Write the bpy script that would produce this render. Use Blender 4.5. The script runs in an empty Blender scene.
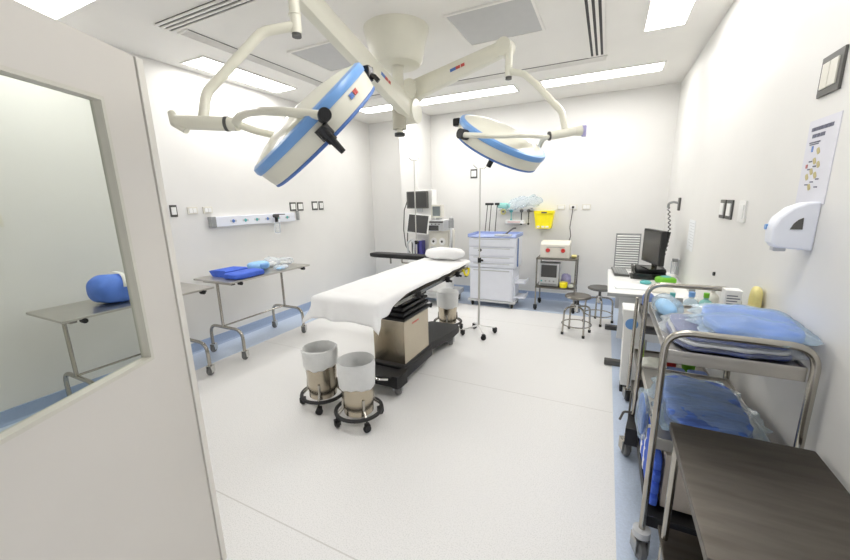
import bpy, bmesh, math, random
from mathutils import Vector, Matrix, noise
from math import sin, cos, pi, radians as rad
random.seed(7)
scn = bpy.context.scene
COL = scn.collection
V = Vector
ORG = {}

# ------------------------------------------------------------------ materials
def lin(c):
    r = []
    for v in c:
        v /= 255.0
        r.append(v / 12.92 if v <= 0.04045 else ((v + 0.055) / 1.055) ** 2.4)
    return (*r, 1.0)

def mat(name, c, rough=0.5, metal=0.0, var=0.04, scale=12.0, bump=0.0, bscale=60.0, emis=0.0, trans=0.0, alpha=1.0, coat=0.0, sheen=0.0, stretch=None):
    m = bpy.data.materials.new(name); m.use_nodes = True
    nt = m.node_tree; N = nt.nodes; L = nt.links
    b = N['Principled BSDF']
    tc = N.new('ShaderNodeTexCoord')
    src = tc.outputs['Object']
    if stretch:
        mp = N.new('ShaderNodeMapping'); mp.inputs['Scale'].default_value = stretch
        L.new(src, mp.inputs['Vector']); src = mp.outputs['Vector']
    nz = N.new('ShaderNodeTexNoise'); nz.inputs['Scale'].default_value = scale; nz.inputs['Detail'].default_value = 4
    L.new(src, nz.inputs['Vector'])
    rp = N.new('ShaderNodeValToRGB')
    base = lin(c)
    rp.color_ramp.elements[0].position = .3; rp.color_ramp.elements[1].position = .7
    rp.color_ramp.elements[0].color = tuple(max(0, x * (1 - var)) for x in base[:3]) + (1,)
    rp.color_ramp.elements[1].color = tuple(min(1, x * (1 + var)) for x in base[:3]) + (1,)
    L.new(nz.outputs['Fac'], rp.inputs['Fac'])
    L.new(rp.outputs['Color'], b.inputs['Base Color'])
    b.inputs['Roughness'].default_value = rough
    b.inputs['Metallic'].default_value = metal
    if coat: b.inputs['Coat Weight'].default_value = coat
    if sheen: b.inputs['Sheen Weight'].default_value = sheen
    if trans: b.inputs['Transmission Weight'].default_value = trans
    if alpha < 1: b.inputs['Alpha'].default_value = alpha
    if emis:
        b.inputs['Emission Color'].default_value = base
        b.inputs['Emission Strength'].default_value = emis
    if bump:
        n2 = N.new('ShaderNodeTexNoise'); n2.inputs['Scale'].default_value = bscale; n2.inputs['Detail'].default_value = 5
        L.new(src, n2.inputs['Vector'])
        bp = N.new('ShaderNodeBump'); bp.inputs['Strength'].default_value = bump; bp.inputs['Distance'].default_value = .01
        L.new(n2.outputs['Fac'], bp.inputs['Height']); L.new(bp.outputs['Normal'], b.inputs['Normal'])
    return m

def clear_mat(name, c, clear=.7, rough=.15, bump=.4, bscale=25):
    m = mat(name, c, rough, bump=bump, bscale=bscale)
    nt = m.node_tree; N = nt.nodes; L = nt.links
    b = N['Principled BSDF']; out = N['Material Output']
    t = N.new('ShaderNodeBsdfTransparent'); mx = N.new('ShaderNodeMixShader')
    lw = N.new('ShaderNodeLayerWeight'); lw.inputs['Blend'].default_value = .35
    mr = N.new('ShaderNodeMapRange'); mr.inputs['To Min'].default_value = 1 - clear; mr.inputs['To Max'].default_value = min(1, 1 - clear + .45)
    L.new(lw.outputs['Facing'], mr.inputs['Value']); L.new(mr.outputs['Result'], mx.inputs['Fac'])
    L.new(t.outputs[0], mx.inputs[1]); L.new(b.outputs[0], mx.inputs[2]); L.new(mx.outputs[0], out.inputs['Surface'])
    return m

def wrap_mat(name, c, body=.08, edge=.3, rough=.12, bscale=30, bump=.7):
    """thin crinkled film: mostly see-through, milky at grazing angles, with sharp glints"""
    m = mat(name, c, .4, bump=bump, bscale=bscale)
    nt = m.node_tree; N = nt.nodes; L = nt.links
    b = N['Principled BSDF']; out = N['Material Output']
    t = N.new('ShaderNodeBsdfTransparent'); mx = N.new('ShaderNodeMixShader'); m2 = N.new('ShaderNodeMixShader')
    g = N.new('ShaderNodeBsdfGlossy'); g.inputs['Roughness'].default_value = rough
    L.new(b.inputs['Normal'].links[0].from_socket, g.inputs['Normal'])
    lw = N.new('ShaderNodeLayerWeight'); lw.inputs['Blend'].default_value = .3
    mr = N.new('ShaderNodeMapRange'); mr.inputs['To Min'].default_value = body; mr.inputs['To Max'].default_value = body + edge
    L.new(lw.outputs['Facing'], mr.inputs['Value']); L.new(mr.outputs['Result'], mx.inputs['Fac'])
    L.new(t.outputs[0], mx.inputs[1]); L.new(b.outputs[0], mx.inputs[2])
    l2 = N.new('ShaderNodeLayerWeight'); l2.inputs['Blend'].default_value = .18
    L.new(b.inputs['Normal'].links[0].from_socket, l2.inputs['Normal'])
    mm = N.new('ShaderNodeMath'); mm.operation = 'MULTIPLY'; mm.inputs[1].default_value = .5; L.new(l2.outputs['Fresnel'], mm.inputs[0])
    L.new(mm.outputs[0], m2.inputs['Fac']); L.new(mx.outputs[0], m2.inputs[1]); L.new(g.outputs[0], m2.inputs[2])
    L.new(m2.outputs[0], out.inputs['Surface'])
    return m

M = {}
M['wall'] = mat('wall_paint', (228, 227, 224), .45, var=.012, scale=3, bump=.03, bscale=200)
M['ceil'] = mat('ceiling_paint', (236, 234, 229), .7, var=.012, scale=3)
M['blue_floor'] = mat('blue_vinyl', (194, 207, 227), .4, var=.07, scale=90, bump=.02)
M['blue_skirt'] = mat('blue_coving', (156, 173, 201), .42, var=.05, scale=60)
M['door'] = mat('door_laminate', (212, 208, 202), .38, var=.012, scale=4)
M['door_edge'] = mat('door_edge_strip', (226, 223, 216), .4, var=.012)
M['groove'] = mat('door_groove', (150, 147, 138), .6)
M['frame_alu'] = mat('window_frame_paint', (205, 202, 192), .4)
M['steel'] = mat('stainless_steel', (178, 174, 166), .24, 1, var=.05, scale=6, bump=.02, bscale=90)
M['steel_dull'] = mat('brushed_steel', (126, 122, 115), .33, 1, var=.12, scale=5, bump=.03, bscale=60, stretch=(1, 8, 1))
M['steel_light'] = mat('light_brushed_steel', (196, 193, 187), .36, 1, var=.06, scale=5)
M['steel_dark'] = mat('dark_worn_steel', (100, 95, 89), .46, 1, var=.16, scale=5, bump=.03, bscale=60, stretch=(1, 6, 1))
M['steel_warm'] = mat('warm_steel', (190, 180, 162), .25, 1, var=.05, scale=5)
M['pole'] = mat('pale_pole', (206, 205, 200), .3, .6)
M['chrome'] = mat('chrome', (205, 205, 203), .12, 1)
M['cream'] = mat('cream_enamel', (228, 226, 211), .3, var=.012, coat=.2)
M['cream_dark'] = mat('darker_cream_enamel', (178, 174, 158), .5)  # darker cream, used on the surgical light hub
M['white'] = mat('white_plastic', (238, 238, 236), .35, var=.012)
M['white_cool'] = mat('cool_white_enamel', (231, 234, 243), .3, var=.012)
M['off'] = mat('off_white_plastic', (222, 219, 208), .4, var=.02)
M['grey'] = mat('grey_plastic', (150, 152, 152), .45)
M['lgrey'] = mat('light_grey_panel', (196, 198, 200), .45, var=.02)
M['dgrey'] = mat('dark_grey_plastic', (84, 83, 80), .45)
M['black'] = mat('black_rubber', (26, 26, 28), .5, var=.15)
M['black_gloss'] = mat('black_gloss', (22, 22, 24), .22, var=.1)
M['bellows'] = mat('black_bellows', (20, 20, 22), .42)
M['screen'] = mat('screen_dark', (72, 72, 72), .18, var=.1, scale=2)
M['screen_lit'] = mat('screen_grey', (120, 128, 130), .2, var=.1, scale=4)
M['caster'] = mat('caster_grey', (112, 112, 112), .5)
M['blue_ring'] = mat('blue_ring', (116, 164, 222), .3, var=.02)
M['blue_cloth'] = mat('blue_wrap', (64, 100, 205), .75, var=.1, scale=14, bump=.35, bscale=22)
M['blue_bag'] = mat('blue_gown_wrap', (88, 130, 222), .65, var=.12, scale=12, bump=.4, bscale=16)
M['blue_pack'] = mat('blue_drape_pack', (72, 112, 198), .6, var=.2, scale=9, bump=.5, bscale=14)
M['navy'] = mat('navy_drape', (46, 62, 128), .6, var=.3, scale=9, bump=.5, bscale=14)
M['mid_blue'] = mat('mid_blue_drape', (72, 104, 184), .6, var=.35, scale=11, bump=.6, bscale=18, stretch=(1, 5, 1))
M['tray_blue'] = mat('pale_blue_tray', (158, 172, 214), .5)
M['fold_blue'] = mat('folded_blue_cloth', (96, 118, 172), .75, var=.1)
M['light_blue'] = mat('light_blue_paper', (150, 196, 236), .6, var=.12, scale=14)
M['teal'] = mat('teal_plastic', (92, 176, 176), .4)
M['green'] = mat('lime_green_plastic', (112, 186, 42), .4)
M['lime'] = mat('lime_pack', (178, 206, 92), .5, var=.15, scale=20)
M['yellow'] = mat('yellow_plastic', (246, 230, 28), .35, var=.04)
M['pale_yellow'] = mat('pale_yellow_bag', (236, 224, 150), .5, var=.08)
M['red'] = mat('red_plastic', (196, 50, 44), .35)
M['redprint'] = mat('red_print', (196, 84, 78), .5)
M['blueprint'] = mat('blue_print', (84, 122, 190), .5)
M['purple'] = mat('purple_plastic', (70, 68, 140), .4)
M['lilac'] = mat('lilac_cloth', (176, 172, 214), .6, var=.12, scale=20)
M['sheet'] = mat('white_sheet', (240, 240, 240), .85, var=.012, bump=.12, bscale=30, sheen=.2)
M['gauze'] = mat('white_gauze', (226, 228, 218), .9, var=.06, scale=40, bump=.6, bscale=50)
M['paper'] = mat('white_paper', (236, 238, 240), .7, var=.012)
M['poster'] = mat('poster_paper', (222, 222, 230), .6, var=.02)
M['ink'] = mat('dark_ink', (104, 106, 124), .7)
M['ochre'] = mat('ochre_print', (196, 184, 136), .7)
M['rose'] = mat('rose_print', (196, 128, 124), .7)
M['beige'] = mat('beige_carton', (206, 196, 184), .7, var=.04)
M['pink'] = mat('pink_paper', (218, 192, 190), .7)
M['bagwhite'] = clear_mat('translucent_liner', (244, 245, 244), .34, .3, 1.0, 22)
M['clear'] = clear_mat('clear_plastic', (228, 236, 242), .78, .12, .6, 24)
M['clear_blue'] = clear_mat('clear_blue_plastic', (196, 222, 240), .66, .14, .6, 20)
M['clear_teal'] = clear_mat('clear_teal_plastic', (150, 222, 214), .45, .14, .6, 20)
M['film'] = wrap_mat('clear_film', (226, 234, 242))
M['film_blue'] = wrap_mat('pale_blue_film', (190, 222, 242), .12, .35)
M['cord'] = mat('grey_cord', (96, 88, 92), .5)
M['panel_grey'] = mat('ceiling_panel_grey', (196, 196, 195), .6, var=.02)
M['lamp_glass'] = mat('lamp_front_glass', (188, 192, 196), .12, var=.03)
M['light'] = mat('lit_diffuser', (255, 253, 250), .5, emis=13.0)

# floor: pale terrazzo vinyl with faint weld seams
def floor_mat():
    m = bpy.data.materials.new('speckled_vinyl'); m.use_nodes = True
    nt = m.node_tree; N = nt.nodes; L = nt.links; b = N['Principled BSDF']
    tc = N.new('ShaderNodeTexCoord')
    v = N.new('ShaderNodeTexVoronoi'); v.inputs['Scale'].default_value = 95
    n = N.new('ShaderNodeTexNoise'); n.inputs['Scale'].default_value = 160; n.inputs['Detail'].default_value = 3
    L.new(tc.outputs['Object'], v.inputs['Vector']); L.new(tc.outputs['Object'], n.inputs['Vector'])
    r1 = N.new('ShaderNodeValToRGB')
    r1.color_ramp.elements[0].color = lin((216, 216, 214)); r1.color_ramp.elements[1].color = lin((233, 232, 231))
    r1.color_ramp.elements[0].position = .32; r1.color_ramp.elements[1].position = .52
    L.new(n.outputs['Fac'], r1.inputs['Fac'])
    r2 = N.new('ShaderNodeValToRGB'); r2.color_ramp.elements[0].color = (.86, .86, .87, 1); r2.color_ramp.elements[1].color = (1, 1, 1, 1)
    r2.color_ramp.elements[0].position = .12; r2.color_ramp.elements[1].position = .22
    L.new(v.outputs['Distance'], r2.inputs['Fac'])
    mu = N.new('ShaderNodeMix'); mu.data_type = 'RGBA'; mu.blend_type = 'MULTIPLY'; mu.inputs[0].default_value = .8
    L.new(r1.outputs['Color'], mu.inputs[6]); L.new(r2.outputs['Color'], mu.inputs[7])
    # weld seams every 1.76 m across the room
    sx = N.new('ShaderNodeSeparateXYZ'); L.new(tc.outputs['Object'], sx.inputs[0])
    a = N.new('ShaderNodeMath'); a.operation = 'ADD'; a.inputs[1].default_value = -1.07 + 1.765 * 3 + .8825
    L.new(sx.outputs['Y'], a.inputs[0])
    md = N.new('ShaderNodeMath'); md.operation = 'MODULO'; md.inputs[1].default_value = 1.765; L.new(a.outputs[0], md.inputs[0])
    s = N.new('ShaderNodeMath'); s.operation = 'SUBTRACT'; s.inputs[1].default_value = .8825; L.new(md.outputs[0], s.inputs[0])
    ab = N.new('ShaderNodeMath'); ab.operation = 'ABSOLUTE'; L.new(s.outputs[0], ab.inputs[0])
    lt = N.new('ShaderNodeMath'); lt.operation = 'LESS_THAN'; lt.inputs[1].default_value = .0035; L.new(ab.outputs[0], lt.inputs[0])
    mm = N.new('ShaderNodeMath'); mm.operation = 'MULTIPLY'; mm.inputs[1].default_value = .5; L.new(lt.outputs[0], mm.inputs[0])
    m2 = N.new('ShaderNodeMix'); m2.data_type = 'RGBA'; L.new(mm.outputs[0], m2.inputs[0])
    L.new(mu.outputs[2], m2.inputs[6]); m2.inputs[7].default_value = lin((178, 174, 168))
    L.new(m2.outputs[2], b.inputs['Base Color'])
    b.inputs['Roughness'].default_value = .42
    return m
M['floor'] = floor_mat()

def glass_mat():
    m = bpy.data.materials.new('door_glass'); m.use_nodes = True
    nt = m.node_tree; N = nt.nodes; L = nt.links
    for n in list(N):
        if n.type != 'OUTPUT_MATERIAL': N.remove(n)
    out = N['Material Output']
    t = N.new('ShaderNodeBsdfTransparent'); t.inputs[0].default_value = (.88, .90, .875, 1)
    g = N.new('ShaderNodeBsdfGlossy'); g.inputs['Roughness'].default_value = .02
    fr = N.new('ShaderNodeLayerWeight'); fr.inputs['Blend'].default_value = .12
    sc = N.new('ShaderNodeMath'); sc.operation = 'MULTIPLY'; sc.inputs[1].default_value = .35; L.new(fr.outputs['Fresnel'], sc.inputs[0])
    mx = N.new('ShaderNodeMixShader'); L.new(sc.outputs[0], mx.inputs[0]); L.new(t.outputs[0], mx.inputs[1]); L.new(g.outputs[0], mx.inputs[2])
    L.new(mx.outputs[0], out.inputs['Surface'])
    return m
M['glass'] = glass_mat()

# ------------------------------------------------------------------ mesh builder
def fillet(pts, r, n=6):
    pts = [V(p) for p in pts]
    out = [pts[0]]
    for i in range(1, len(pts) - 1):
        a, b, c = pts[i - 1], pts[i], pts[i + 1]
        u = (a - b); v = (c - b); lu, lv = u.length, v.length
        u.normalize(); v.normalize()
        ang = u.angle(v, pi)
        if ang > pi - .05: out.append(b); continue
        d = min(r / math.tan(ang / 2), lu * .48, lv * .48)
        p0, p2 = b + u * d, b + v * d
        for k in range(n + 1):
            t = k / n
            out.append(p0 * (1 - t) ** 2 + b * 2 * t * (1 - t) + p2 * t * t)
    out.append(pts[-1])
    return out

class MB:
    def __init__(self, xf=None):
        self.v = []; self.f = []; self.xf = xf or Matrix()
    def add(self, vs, fs):
        o = len(self.v)
        self.v += [self.xf @ V(p) for p in vs]
        self.f += [[i + o for i in f] for f in fs]
        return self
    def bm(self, b):
        b.verts.index_update()
        self.add([v.co.copy() for v in b.verts], [[v.index for v in f.verts] for f in b.faces]); b.free(); return self
    def box(self, x0, x1, y0, y1, z0, z1, bev=0, rot=None, seg=2):
        b = bmesh.new(); bmesh.ops.create_cube(b, size=1)
        s = Matrix.Diagonal((abs(x1 - x0), abs(y1 - y0), abs(z1 - z0), 1))
        bmesh.ops.transform(b, matrix=s, verts=b.verts)
        if bev: self.wn = True; bmesh.ops.bevel(b, geom=list(b.edges), offset=bev, segments=seg, profile=.5, affect='EDGES')
        t = Matrix.Translation(((x0 + x1) / 2, (y0 + y1) / 2, (z0 + z1) / 2))
        if rot is not None: t = t @ rot.to_4x4()
        bmesh.ops.transform(b, matrix=t, verts=b.verts)
        return self.bm(b)
    def tube(self, pts, r, fil=0, seg=10, cap=True, n=6, closed=False):
        if fil: pts = fillet(pts, fil, n)
        pts = [V(p) for p in pts]
        m = len(pts)
        rs = r if isinstance(r, (list, tuple)) else [r] * m
        tans = []
        for i in range(m):
            a = pts[i - 1] if (i > 0 or closed) else pts[0]
            c = pts[(i + 1) % m] if (i < m - 1 or closed) else pts[-1]
            tans.append((c - a).normalized())
        up = V((0, 0, 1)) if abs(tans[0].z) < .9 else V((1, 0, 0))
        nrm = tans[0].cross(up).normalized()
        vs = []
        for i in range(m):
            t = tans[i]
            nrm = (nrm - t * nrm.dot(t)).normalized(); bn = t.cross(nrm)
            for k in range(seg):
                a = 2 * pi * k / seg
                vs.append(pts[i] + (nrm * cos(a) + bn * sin(a)) * rs[i])
        fs = []
        for i in range(m if closed else m - 1):
            j = (i + 1) % m
            for k in range(seg):
                l = (k + 1) % seg
                fs.append([i * seg + k, i * seg + l, j * seg + l, j * seg + k])
        if cap and not closed:
            fs.append(list(range(seg))[::-1]); fs.append([(m - 1) * seg + k for k in range(seg)])
        return self.add(vs, fs)
    def cyl(self, p, q, r, r2=None, seg=20):
        return self.tube([p, q], [r, r if r2 is None else r2], seg=seg)
    def lathe(self, prof, c=(0, 0, 0), ax=(0, 0, 1), seg=32, jit=0, seed=0):
        q = V((0, 0, 1)).rotation_difference(V(ax).normalized()).to_matrix()
        vs = []; fs = []
        for i, (r, z) in enumerate(prof):
            for k in range(seg):
                a = 2 * pi * k / seg
                rr = r + (jit * noise.noise(V((cos(a) * 2 + seed, sin(a) * 2, z * 9))) if jit else 0)
                vs.append(V(c) + q @ V((rr * cos(a), rr * sin(a), z)))
        for i in range(len(prof) - 1):
            for k in range(seg):
                l = (k + 1) % seg
                fs.append([i * seg + k, i * seg + l, (i + 1) * seg + l, (i + 1) * seg + k])
        if prof[0][0] > 1e-4 and not getattr(self, 'open', False): fs.append(list(range(seg))[::-1])
        if prof[-1][0] > 1e-4 and not getattr(self, 'open', False): fs.append([(len(prof) - 1) * seg + k for k in range(seg)])
        return self.add(vs, fs)
    def torus(self, c, R, r, ax=(0, 0, 1), seg=40, s2=8):
        q = V((0, 0, 1)).rotation_difference(V(ax).normalized()).to_matrix()
        return self.tube([V(c) + q @ V((R * cos(2 * pi * k / seg), R * sin(2 * pi * k / seg), 0)) for k in range(seg)], r, seg=s2, closed=True)
    def ball(self, c, r, seg=14):
        return self.lathe([(r * sin(pi * i / 10), -r * cos(pi * i / 10)) for i in range(11)], c, seg=seg)
    def soft(self, c, s, rz=0, seed=0, amp=.01, n=5, cuts=9, freq=6, flat=True, tilt=0, grow=0, flange=0, fjit=0):
        b = bmesh.new(); bmesh.ops.create_cube(b, size=2)
        bmesh.ops.subdivide_edges(b, edges=list(b.edges), cuts=cuts, use_grid_fill=True)
        R = Matrix.Rotation(rz, 3, 'Z') @ Matrix.Rotation(tilt, 3, 'Y')
        for v in b.verts:
            p = v.co; d = (abs(p.x) ** n + abs(p.y) ** n + abs(p.z) ** n) ** (1 / n)
            p = p / d
            w = V((p.x * s[0], p.y * s[1], p.z * s[2]))
            q = w * freq + V((seed * 3.1, seed * 1.7, seed))
            k = noise.noise(q) + .5 * noise.noise(q * 2.3)
            w += V((p.x, p.y, p.z)).normalized() * (k * amp + grow)
            if flange:
                fl = max(0, 1 - abs(p.z) / .55); h = V((p.x, p.y, 0))
                if h.length > .01:
                    h.normalize(); j = 1 + fjit * noise.noise(V((h.x * 5, h.y * 5, seed + 9)))
                    w += h * flange * fl * j
                    w.z += .25 * flange * fl * fjit * noise.noise(V((h.x * 6, h.y * 6, seed + 3)))
            if flat and w.z < -s[2]: w.z = -s[2]
            v.co = V(c) + R @ w
        return self.bm(b)
    def prism(self, poly, h0, h1, axis='z'):
        m = len(poly)
        def P(a, b, h): return {'z': (a, b, h), 'x': (h, a, b), 'y': (a, h, b)}[axis]
        vs = [P(a, b, h0) for a, b in poly] + [P(a, b, h1) for a, b in poly]
        fs = [list(range(m))[::-1], [m + i for i in range(m)]] + [[i, (i + 1) % m, m + (i + 1) % m, m + i] for i in range(m)]
        return self.add(vs, fs)
    def grid(self, fn, nu, nv):
        vs = [fn(i / nu, j / nv) for i in range(nu + 1) for j in range(nv + 1)]
        fs = [[i * (nv + 1) + j, (i + 1) * (nv + 1) + j, (i + 1) * (nv + 1) + j + 1, i * (nv + 1) + j + 1] for i in range(nu) for j in range(nv)]
        return self.add(vs, fs)
    def build(self, name, m, parent=None, label=None, solid=0, ang=35, kind=None, sub=0):
        me = bpy.data.meshes.new(name)
        o0 = ORG.get(parent.name, V((0, 0, 0))) if parent else V((0, 0, 0))
        me.from_pydata([tuple(p - o0) for p in self.v], [], self.f); me.update()
        b = bmesh.new(); b.from_mesh(me)
        bmesh.ops.remove_doubles(b, verts=b.verts, dist=1e-6)
        bmesh.ops.recalc_face_normals(b, faces=b.faces); b.to_mesh(me); b.free()
        for p in me.polygons: p.use_smooth = True
        me.set_sharp_from_angle(angle=rad(ang))
        me.materials.append(M[m])
        o = bpy.data.objects.new(name, me); COL.objects.link(o)
        if parent: o.parent = parent; ORG[o.name] = o0
        else: ORG[o.name] = V((0, 0, 0))
        if solid:
            md = o.modifiers.new('thickness', 'SOLIDIFY'); md.thickness = solid; md.offset = 0
        if getattr(self, 'wn', False):
            md = o.modifiers.new('weighted_normals', 'WEIGHTED_NORMAL'); md.keep_sharp = True; md.weight = 100
        if sub:
            md = o.modifiers.new('smooth', 'SUBSURF'); md.levels = sub; md.render_levels = sub
        if label: o['label'] = label
        if kind: o['kind'] = kind
        return o

def tag(o, label, cat, group=None):
    o['label'] = label; o['category'] = cat
    if group: o['group'] = group
    return o
def thing(name, label, cat, loc, group=None):
    o = bpy.data.objects.new(name, None); COL.objects.link(o)
    o.location = loc; ORG[o.name] = V(loc); o.empty_display_size = .1
    return tag(o, label, cat, group)
def one(name, mb, m, label, cat, group=None, loc=None, **k):
    """a thing that is one mesh: origin moved to its base"""
    c = sum(mb.v, V()) / len(mb.v); zb = min(p.z for p in mb.v)
    l = V((c.x, c.y, zb))
    for i, p in enumerate(mb.v): mb.v[i] = p - l
    o = mb.build(name, m, None, **k); o.location = l; ORG[o.name] = l
    return tag(o, label, cat, group)
def struct(name, mb, m, parent=None, **k):
    o = mb.build(name, m, parent, **k); o['kind'] = 'structure'; return o
def dup(root, loc, rz, label, group=None):
    r = root.copy(); COL.objects.link(r); r.location = loc; r.rotation_euler = (0, 0, rz); r['label'] = label
    if group: r['group'] = group
    for ch in list(root.children):
        c = ch.copy(); COL.objects.link(c); c.parent = r
        for g in list(ch.children):
            d = g.copy(); COL.objects.link(d); d.parent = c
    return r
def caster(root, x, y, r=.035, w=.024, fork='chrome', wheel='caster', top=None, ang=0.0):
    """a swivel caster: fork part with its wheel as a sub-part"""
    t = top or r * 2.6
    R = Matrix.Translation((x, y, 0)) @ Matrix.Rotation(ang, 4, 'Z')
    f = MB(R)
    f.box(-w * .85, -w * .62, -r * .5, r * .7, r * .7, r * 2.15, .001); f.box(w * .62, w * .85, -r * .5, r * .7, r * .7, r * 2.15, .001)
    f.box(-w * .85, w * .85, -r * .5, r * .7, r * 2.1, r * 2.25, .001); f.cyl((0, 0, r * 2.2), (0, 0, t), r * .26, seg=10)
    fo = f.build('caster', fork, root)
    MB(R).lathe([(r * .2, -w * .5), (r * .86, -w * .5), (r, -w * .3), (r, w * .3), (r * .86, w * .5), (r * .2, w * .5)], (0, 0, r), (1, 0, 0), seg=20).build('wheel', wheel, fo)
    return fo

XL, XR, YB, YF, ZC = -4.0, .727, 5.95, -.15, 2.97
# ------------------------------------------------------------------ setting
struct('floor', MB().box(XL, XR, YF - .15, YB, -.1, 0), 'floor')
fb = MB()
fb.box(XL, -3.55, YF, YB, 0, .003); fb.box(-3.55, .155, 5.22, YB, 0, .003); fb.box(.155, XR, YF, YB, 0, .003)
struct('floor_border', fb, 'blue_floor')
def cove(poly_axis, a0, a1, base, sgn):
    prof = [(0, 0), (.045, 0), (.022, .012), (.012, .035), (.010, .105), (0, .108)]
    mb = MB()
    if poly_axis == 'y':
        mb.prism([(base + sgn * p, z + .003) for p, z in prof], a0, a1, 'y')
    else:
        mb.prism([(base + sgn * p, z + .003) for p, z in prof], a0, a1, 'x')
    return mb
mbL = MB()
prof = [(0, 0), (.045, 0), (.022, .012), (.012, .035), (.010, .105), (0, .108)]
struct('baseboard_left', MB().prism([(XL + p, z + .003) for p, z in prof], YF, YB, 'y'), 'blue_skirt')
struct('baseboard_right', MB().prism([(XR - p, z + .003) for p, z in prof], YF, YB, 'y'), 'blue_skirt')
struct('baseboard_back', MB().prism([(YB - p, z + .003) for p, z in prof], XL, XR, 'x'), 'blue_skirt')
struct('wall_left', MB().box(XL - .12, XL, YF - .15, YB + .12, -.1, ZC + .1), 'wall')
struct('wall_right', MB().box(XR, XR + .12, YF - .15, YB + .12, -.1, ZC + .1), 'wall')
struct('wall_back', MB().box(XL, XR, YB, YB + .12, -.1, ZC + .1), 'wall')
wf = MB(); wf.box(XL, -1.16, YF - .15, YF, 0, ZC + .02); wf.box(.62, XR, YF - .15, YF, 0, ZC + .02); wf.box(-1.16, .62, YF - .15, YF, 2.12, ZC + .02)
struct('wall_front', wf, 'wall')
struct('ceiling', MB().box(XL, XR, YF - .15, YB, ZC, ZC + .1), 'ceil')
struct('wall_pillar', MB().box(-3.08, -2.76, 5.42, YB, 0, ZC, .012), 'wall')

# ceiling lights: recessed panels along a square ring, the front right one added
def ceiling_light(x0, x1, y0, y1, label):
    t = thing('ceiling_light', label, 'ceiling light', ((x0 + x1) / 2, (y0 + y1) / 2, ZC - .012), 'recessed ceiling light panels')
    fr = MB(); e = .018
    fr.box(x0 - e, x1 + e, y0 - e, y0, ZC - .012, ZC); fr.box(x0 - e, x1 + e, y1, y1 + e, ZC - .012, ZC)
    fr.box(x0 - e, x0, y0, y1, ZC - .012, ZC); fr.box(x1, x1 + e, y0, y1, ZC - .012, ZC)
    fr.build('frame', 'ceil', t)
    MB().box(x0, x1, y0, y1, ZC - .008, ZC - .001).build('diffuser', 'light', t)
ceiling_light(-3.84, -3.52, 2.53, 3.69, 'lit ceiling panel running along the left wall, behind the near lamp arm')
ceiling_light(-3.79, -2.62, 1.26, 1.56, 'lit ceiling panel above the top of the open door')
ceiling_light(-3.52, -2.36, 4.93, 5.22, 'lit ceiling panel by the back wall, behind the lamp hub')
ceiling_light(-2.34, -1.16, 4.93, 5.22, 'lit ceiling panel by the back wall, between lamp hub and far lamp arm')
ceiling_light(-.82, .435, 4.95, 5.24, 'lit ceiling panel nearest the back right corner')
ceiling_light(-.82, .435, 1.26, 1.55, 'added out-of-view light panel over the foreground')  # added out of view to brighten the foreground, mirrors the back row
ceiling_light(.18, .46, 2.76, 3.98, 'lit ceiling panel near the right wall at the top of the picture')

def slot_vent(name, x0, x1, y0, y1, n, label):
    t = thing(name, label, 'air vent', ((x0 + x1) / 2, (y0 + y1) / 2, ZC - .012), 'linear slot air vents')
    along = 'y' if (y1 - y0) > (x1 - x0) else 'x'
    MB().box(x0, x1, y0, y1, ZC - .006, ZC).build('slot_backing', 'black' if n < 4 else 'dgrey', t, label='dark slots of the vent')
    s = MB(); w = (x1 - x0) if along == 'y' else (y1 - y0)
    bw = w / (n * 2 + 1)
    for i in range(n + 1):
        a = i * 2 * bw
        if along == 'y': s.box(x0 + a, x0 + a + bw, y0, y1, ZC - .014, ZC - .006)
        else: s.box(x0, x1, y0 + a, y0 + a + bw, ZC - .014, ZC - .006)
    if along == 'y': s.box(x0, x1, y0 - .015, y0, ZC - .014, ZC); s.box(x0, x1, y1, y1 + .015, ZC - .014, ZC)
    else: s.box(x0 - .015, x0, y0, y1, ZC - .014, ZC); s.box(x1, x1 + .015, y0, y1, ZC - .014, ZC)
    s.build('blades', 'ceil', t)
slot_vent('slot_vent', -.275, -.12, 3.15, 4.39, 3, 'dark three-slot vent running towards the back wall, right of the grey ceiling panel')
slot_vent('slot_vent', -3.22, -1.95, 1.95, 2.09, 3, 'dark three-slot vent near the top left of the ceiling')
slot_vent('slot_vent', -3.22, -3.10, 2.13, 4.36, 4, 'thin grey slot vent running along the left wall')
slot_vent('slot_vent', -3.09, -.12, 4.44, 4.56, 4, 'thin grey slot vent running across the ceiling behind the lamp hub')
for x0, x1, y0, y1, lb in ((-1.21, -.59, 2.92, 3.52, 'square grey ceiling panel right of the lamp mount'), (-2.74, -2.15, 2.85, 3.42, 'square grey ceiling panel left of the lamp mount')):
    t = thing('access_panel', lb, 'ceiling panel', ((x0 + x1) / 2, (y0 + y1) / 2, ZC - .01), 'square ceiling panels')
    MB().box(x0, x1, y0, y1, ZC - .01, ZC, .003).build('face', 'panel_grey', t)
    fr = MB(); e = .02
    fr.box(x0 - e, x1 + e, y0 - e, y0, ZC - .014, ZC); fr.box(x0 - e, x1 + e, y1, y1 + e, ZC - .014, ZC); fr.box(x0 - e, x0, y0, y1, ZC - .014, ZC); fr.box(x1, x1 + e, y0, y1, ZC - .014, ZC)
    fr.build('frame', 'ceil', t)

# ------------------------------------------------------------------ door leaf (hinged at the camera side, swung into the room)
A = rad(24)
DM = Matrix.Translation((-1.462, .822, 0)) @ Matrix(((sin(A), -cos(A), 0, 0), (-cos(A), -sin(A), 0, 0), (0, 0, 1, 0), (0, 0, 0, 1)))
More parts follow.
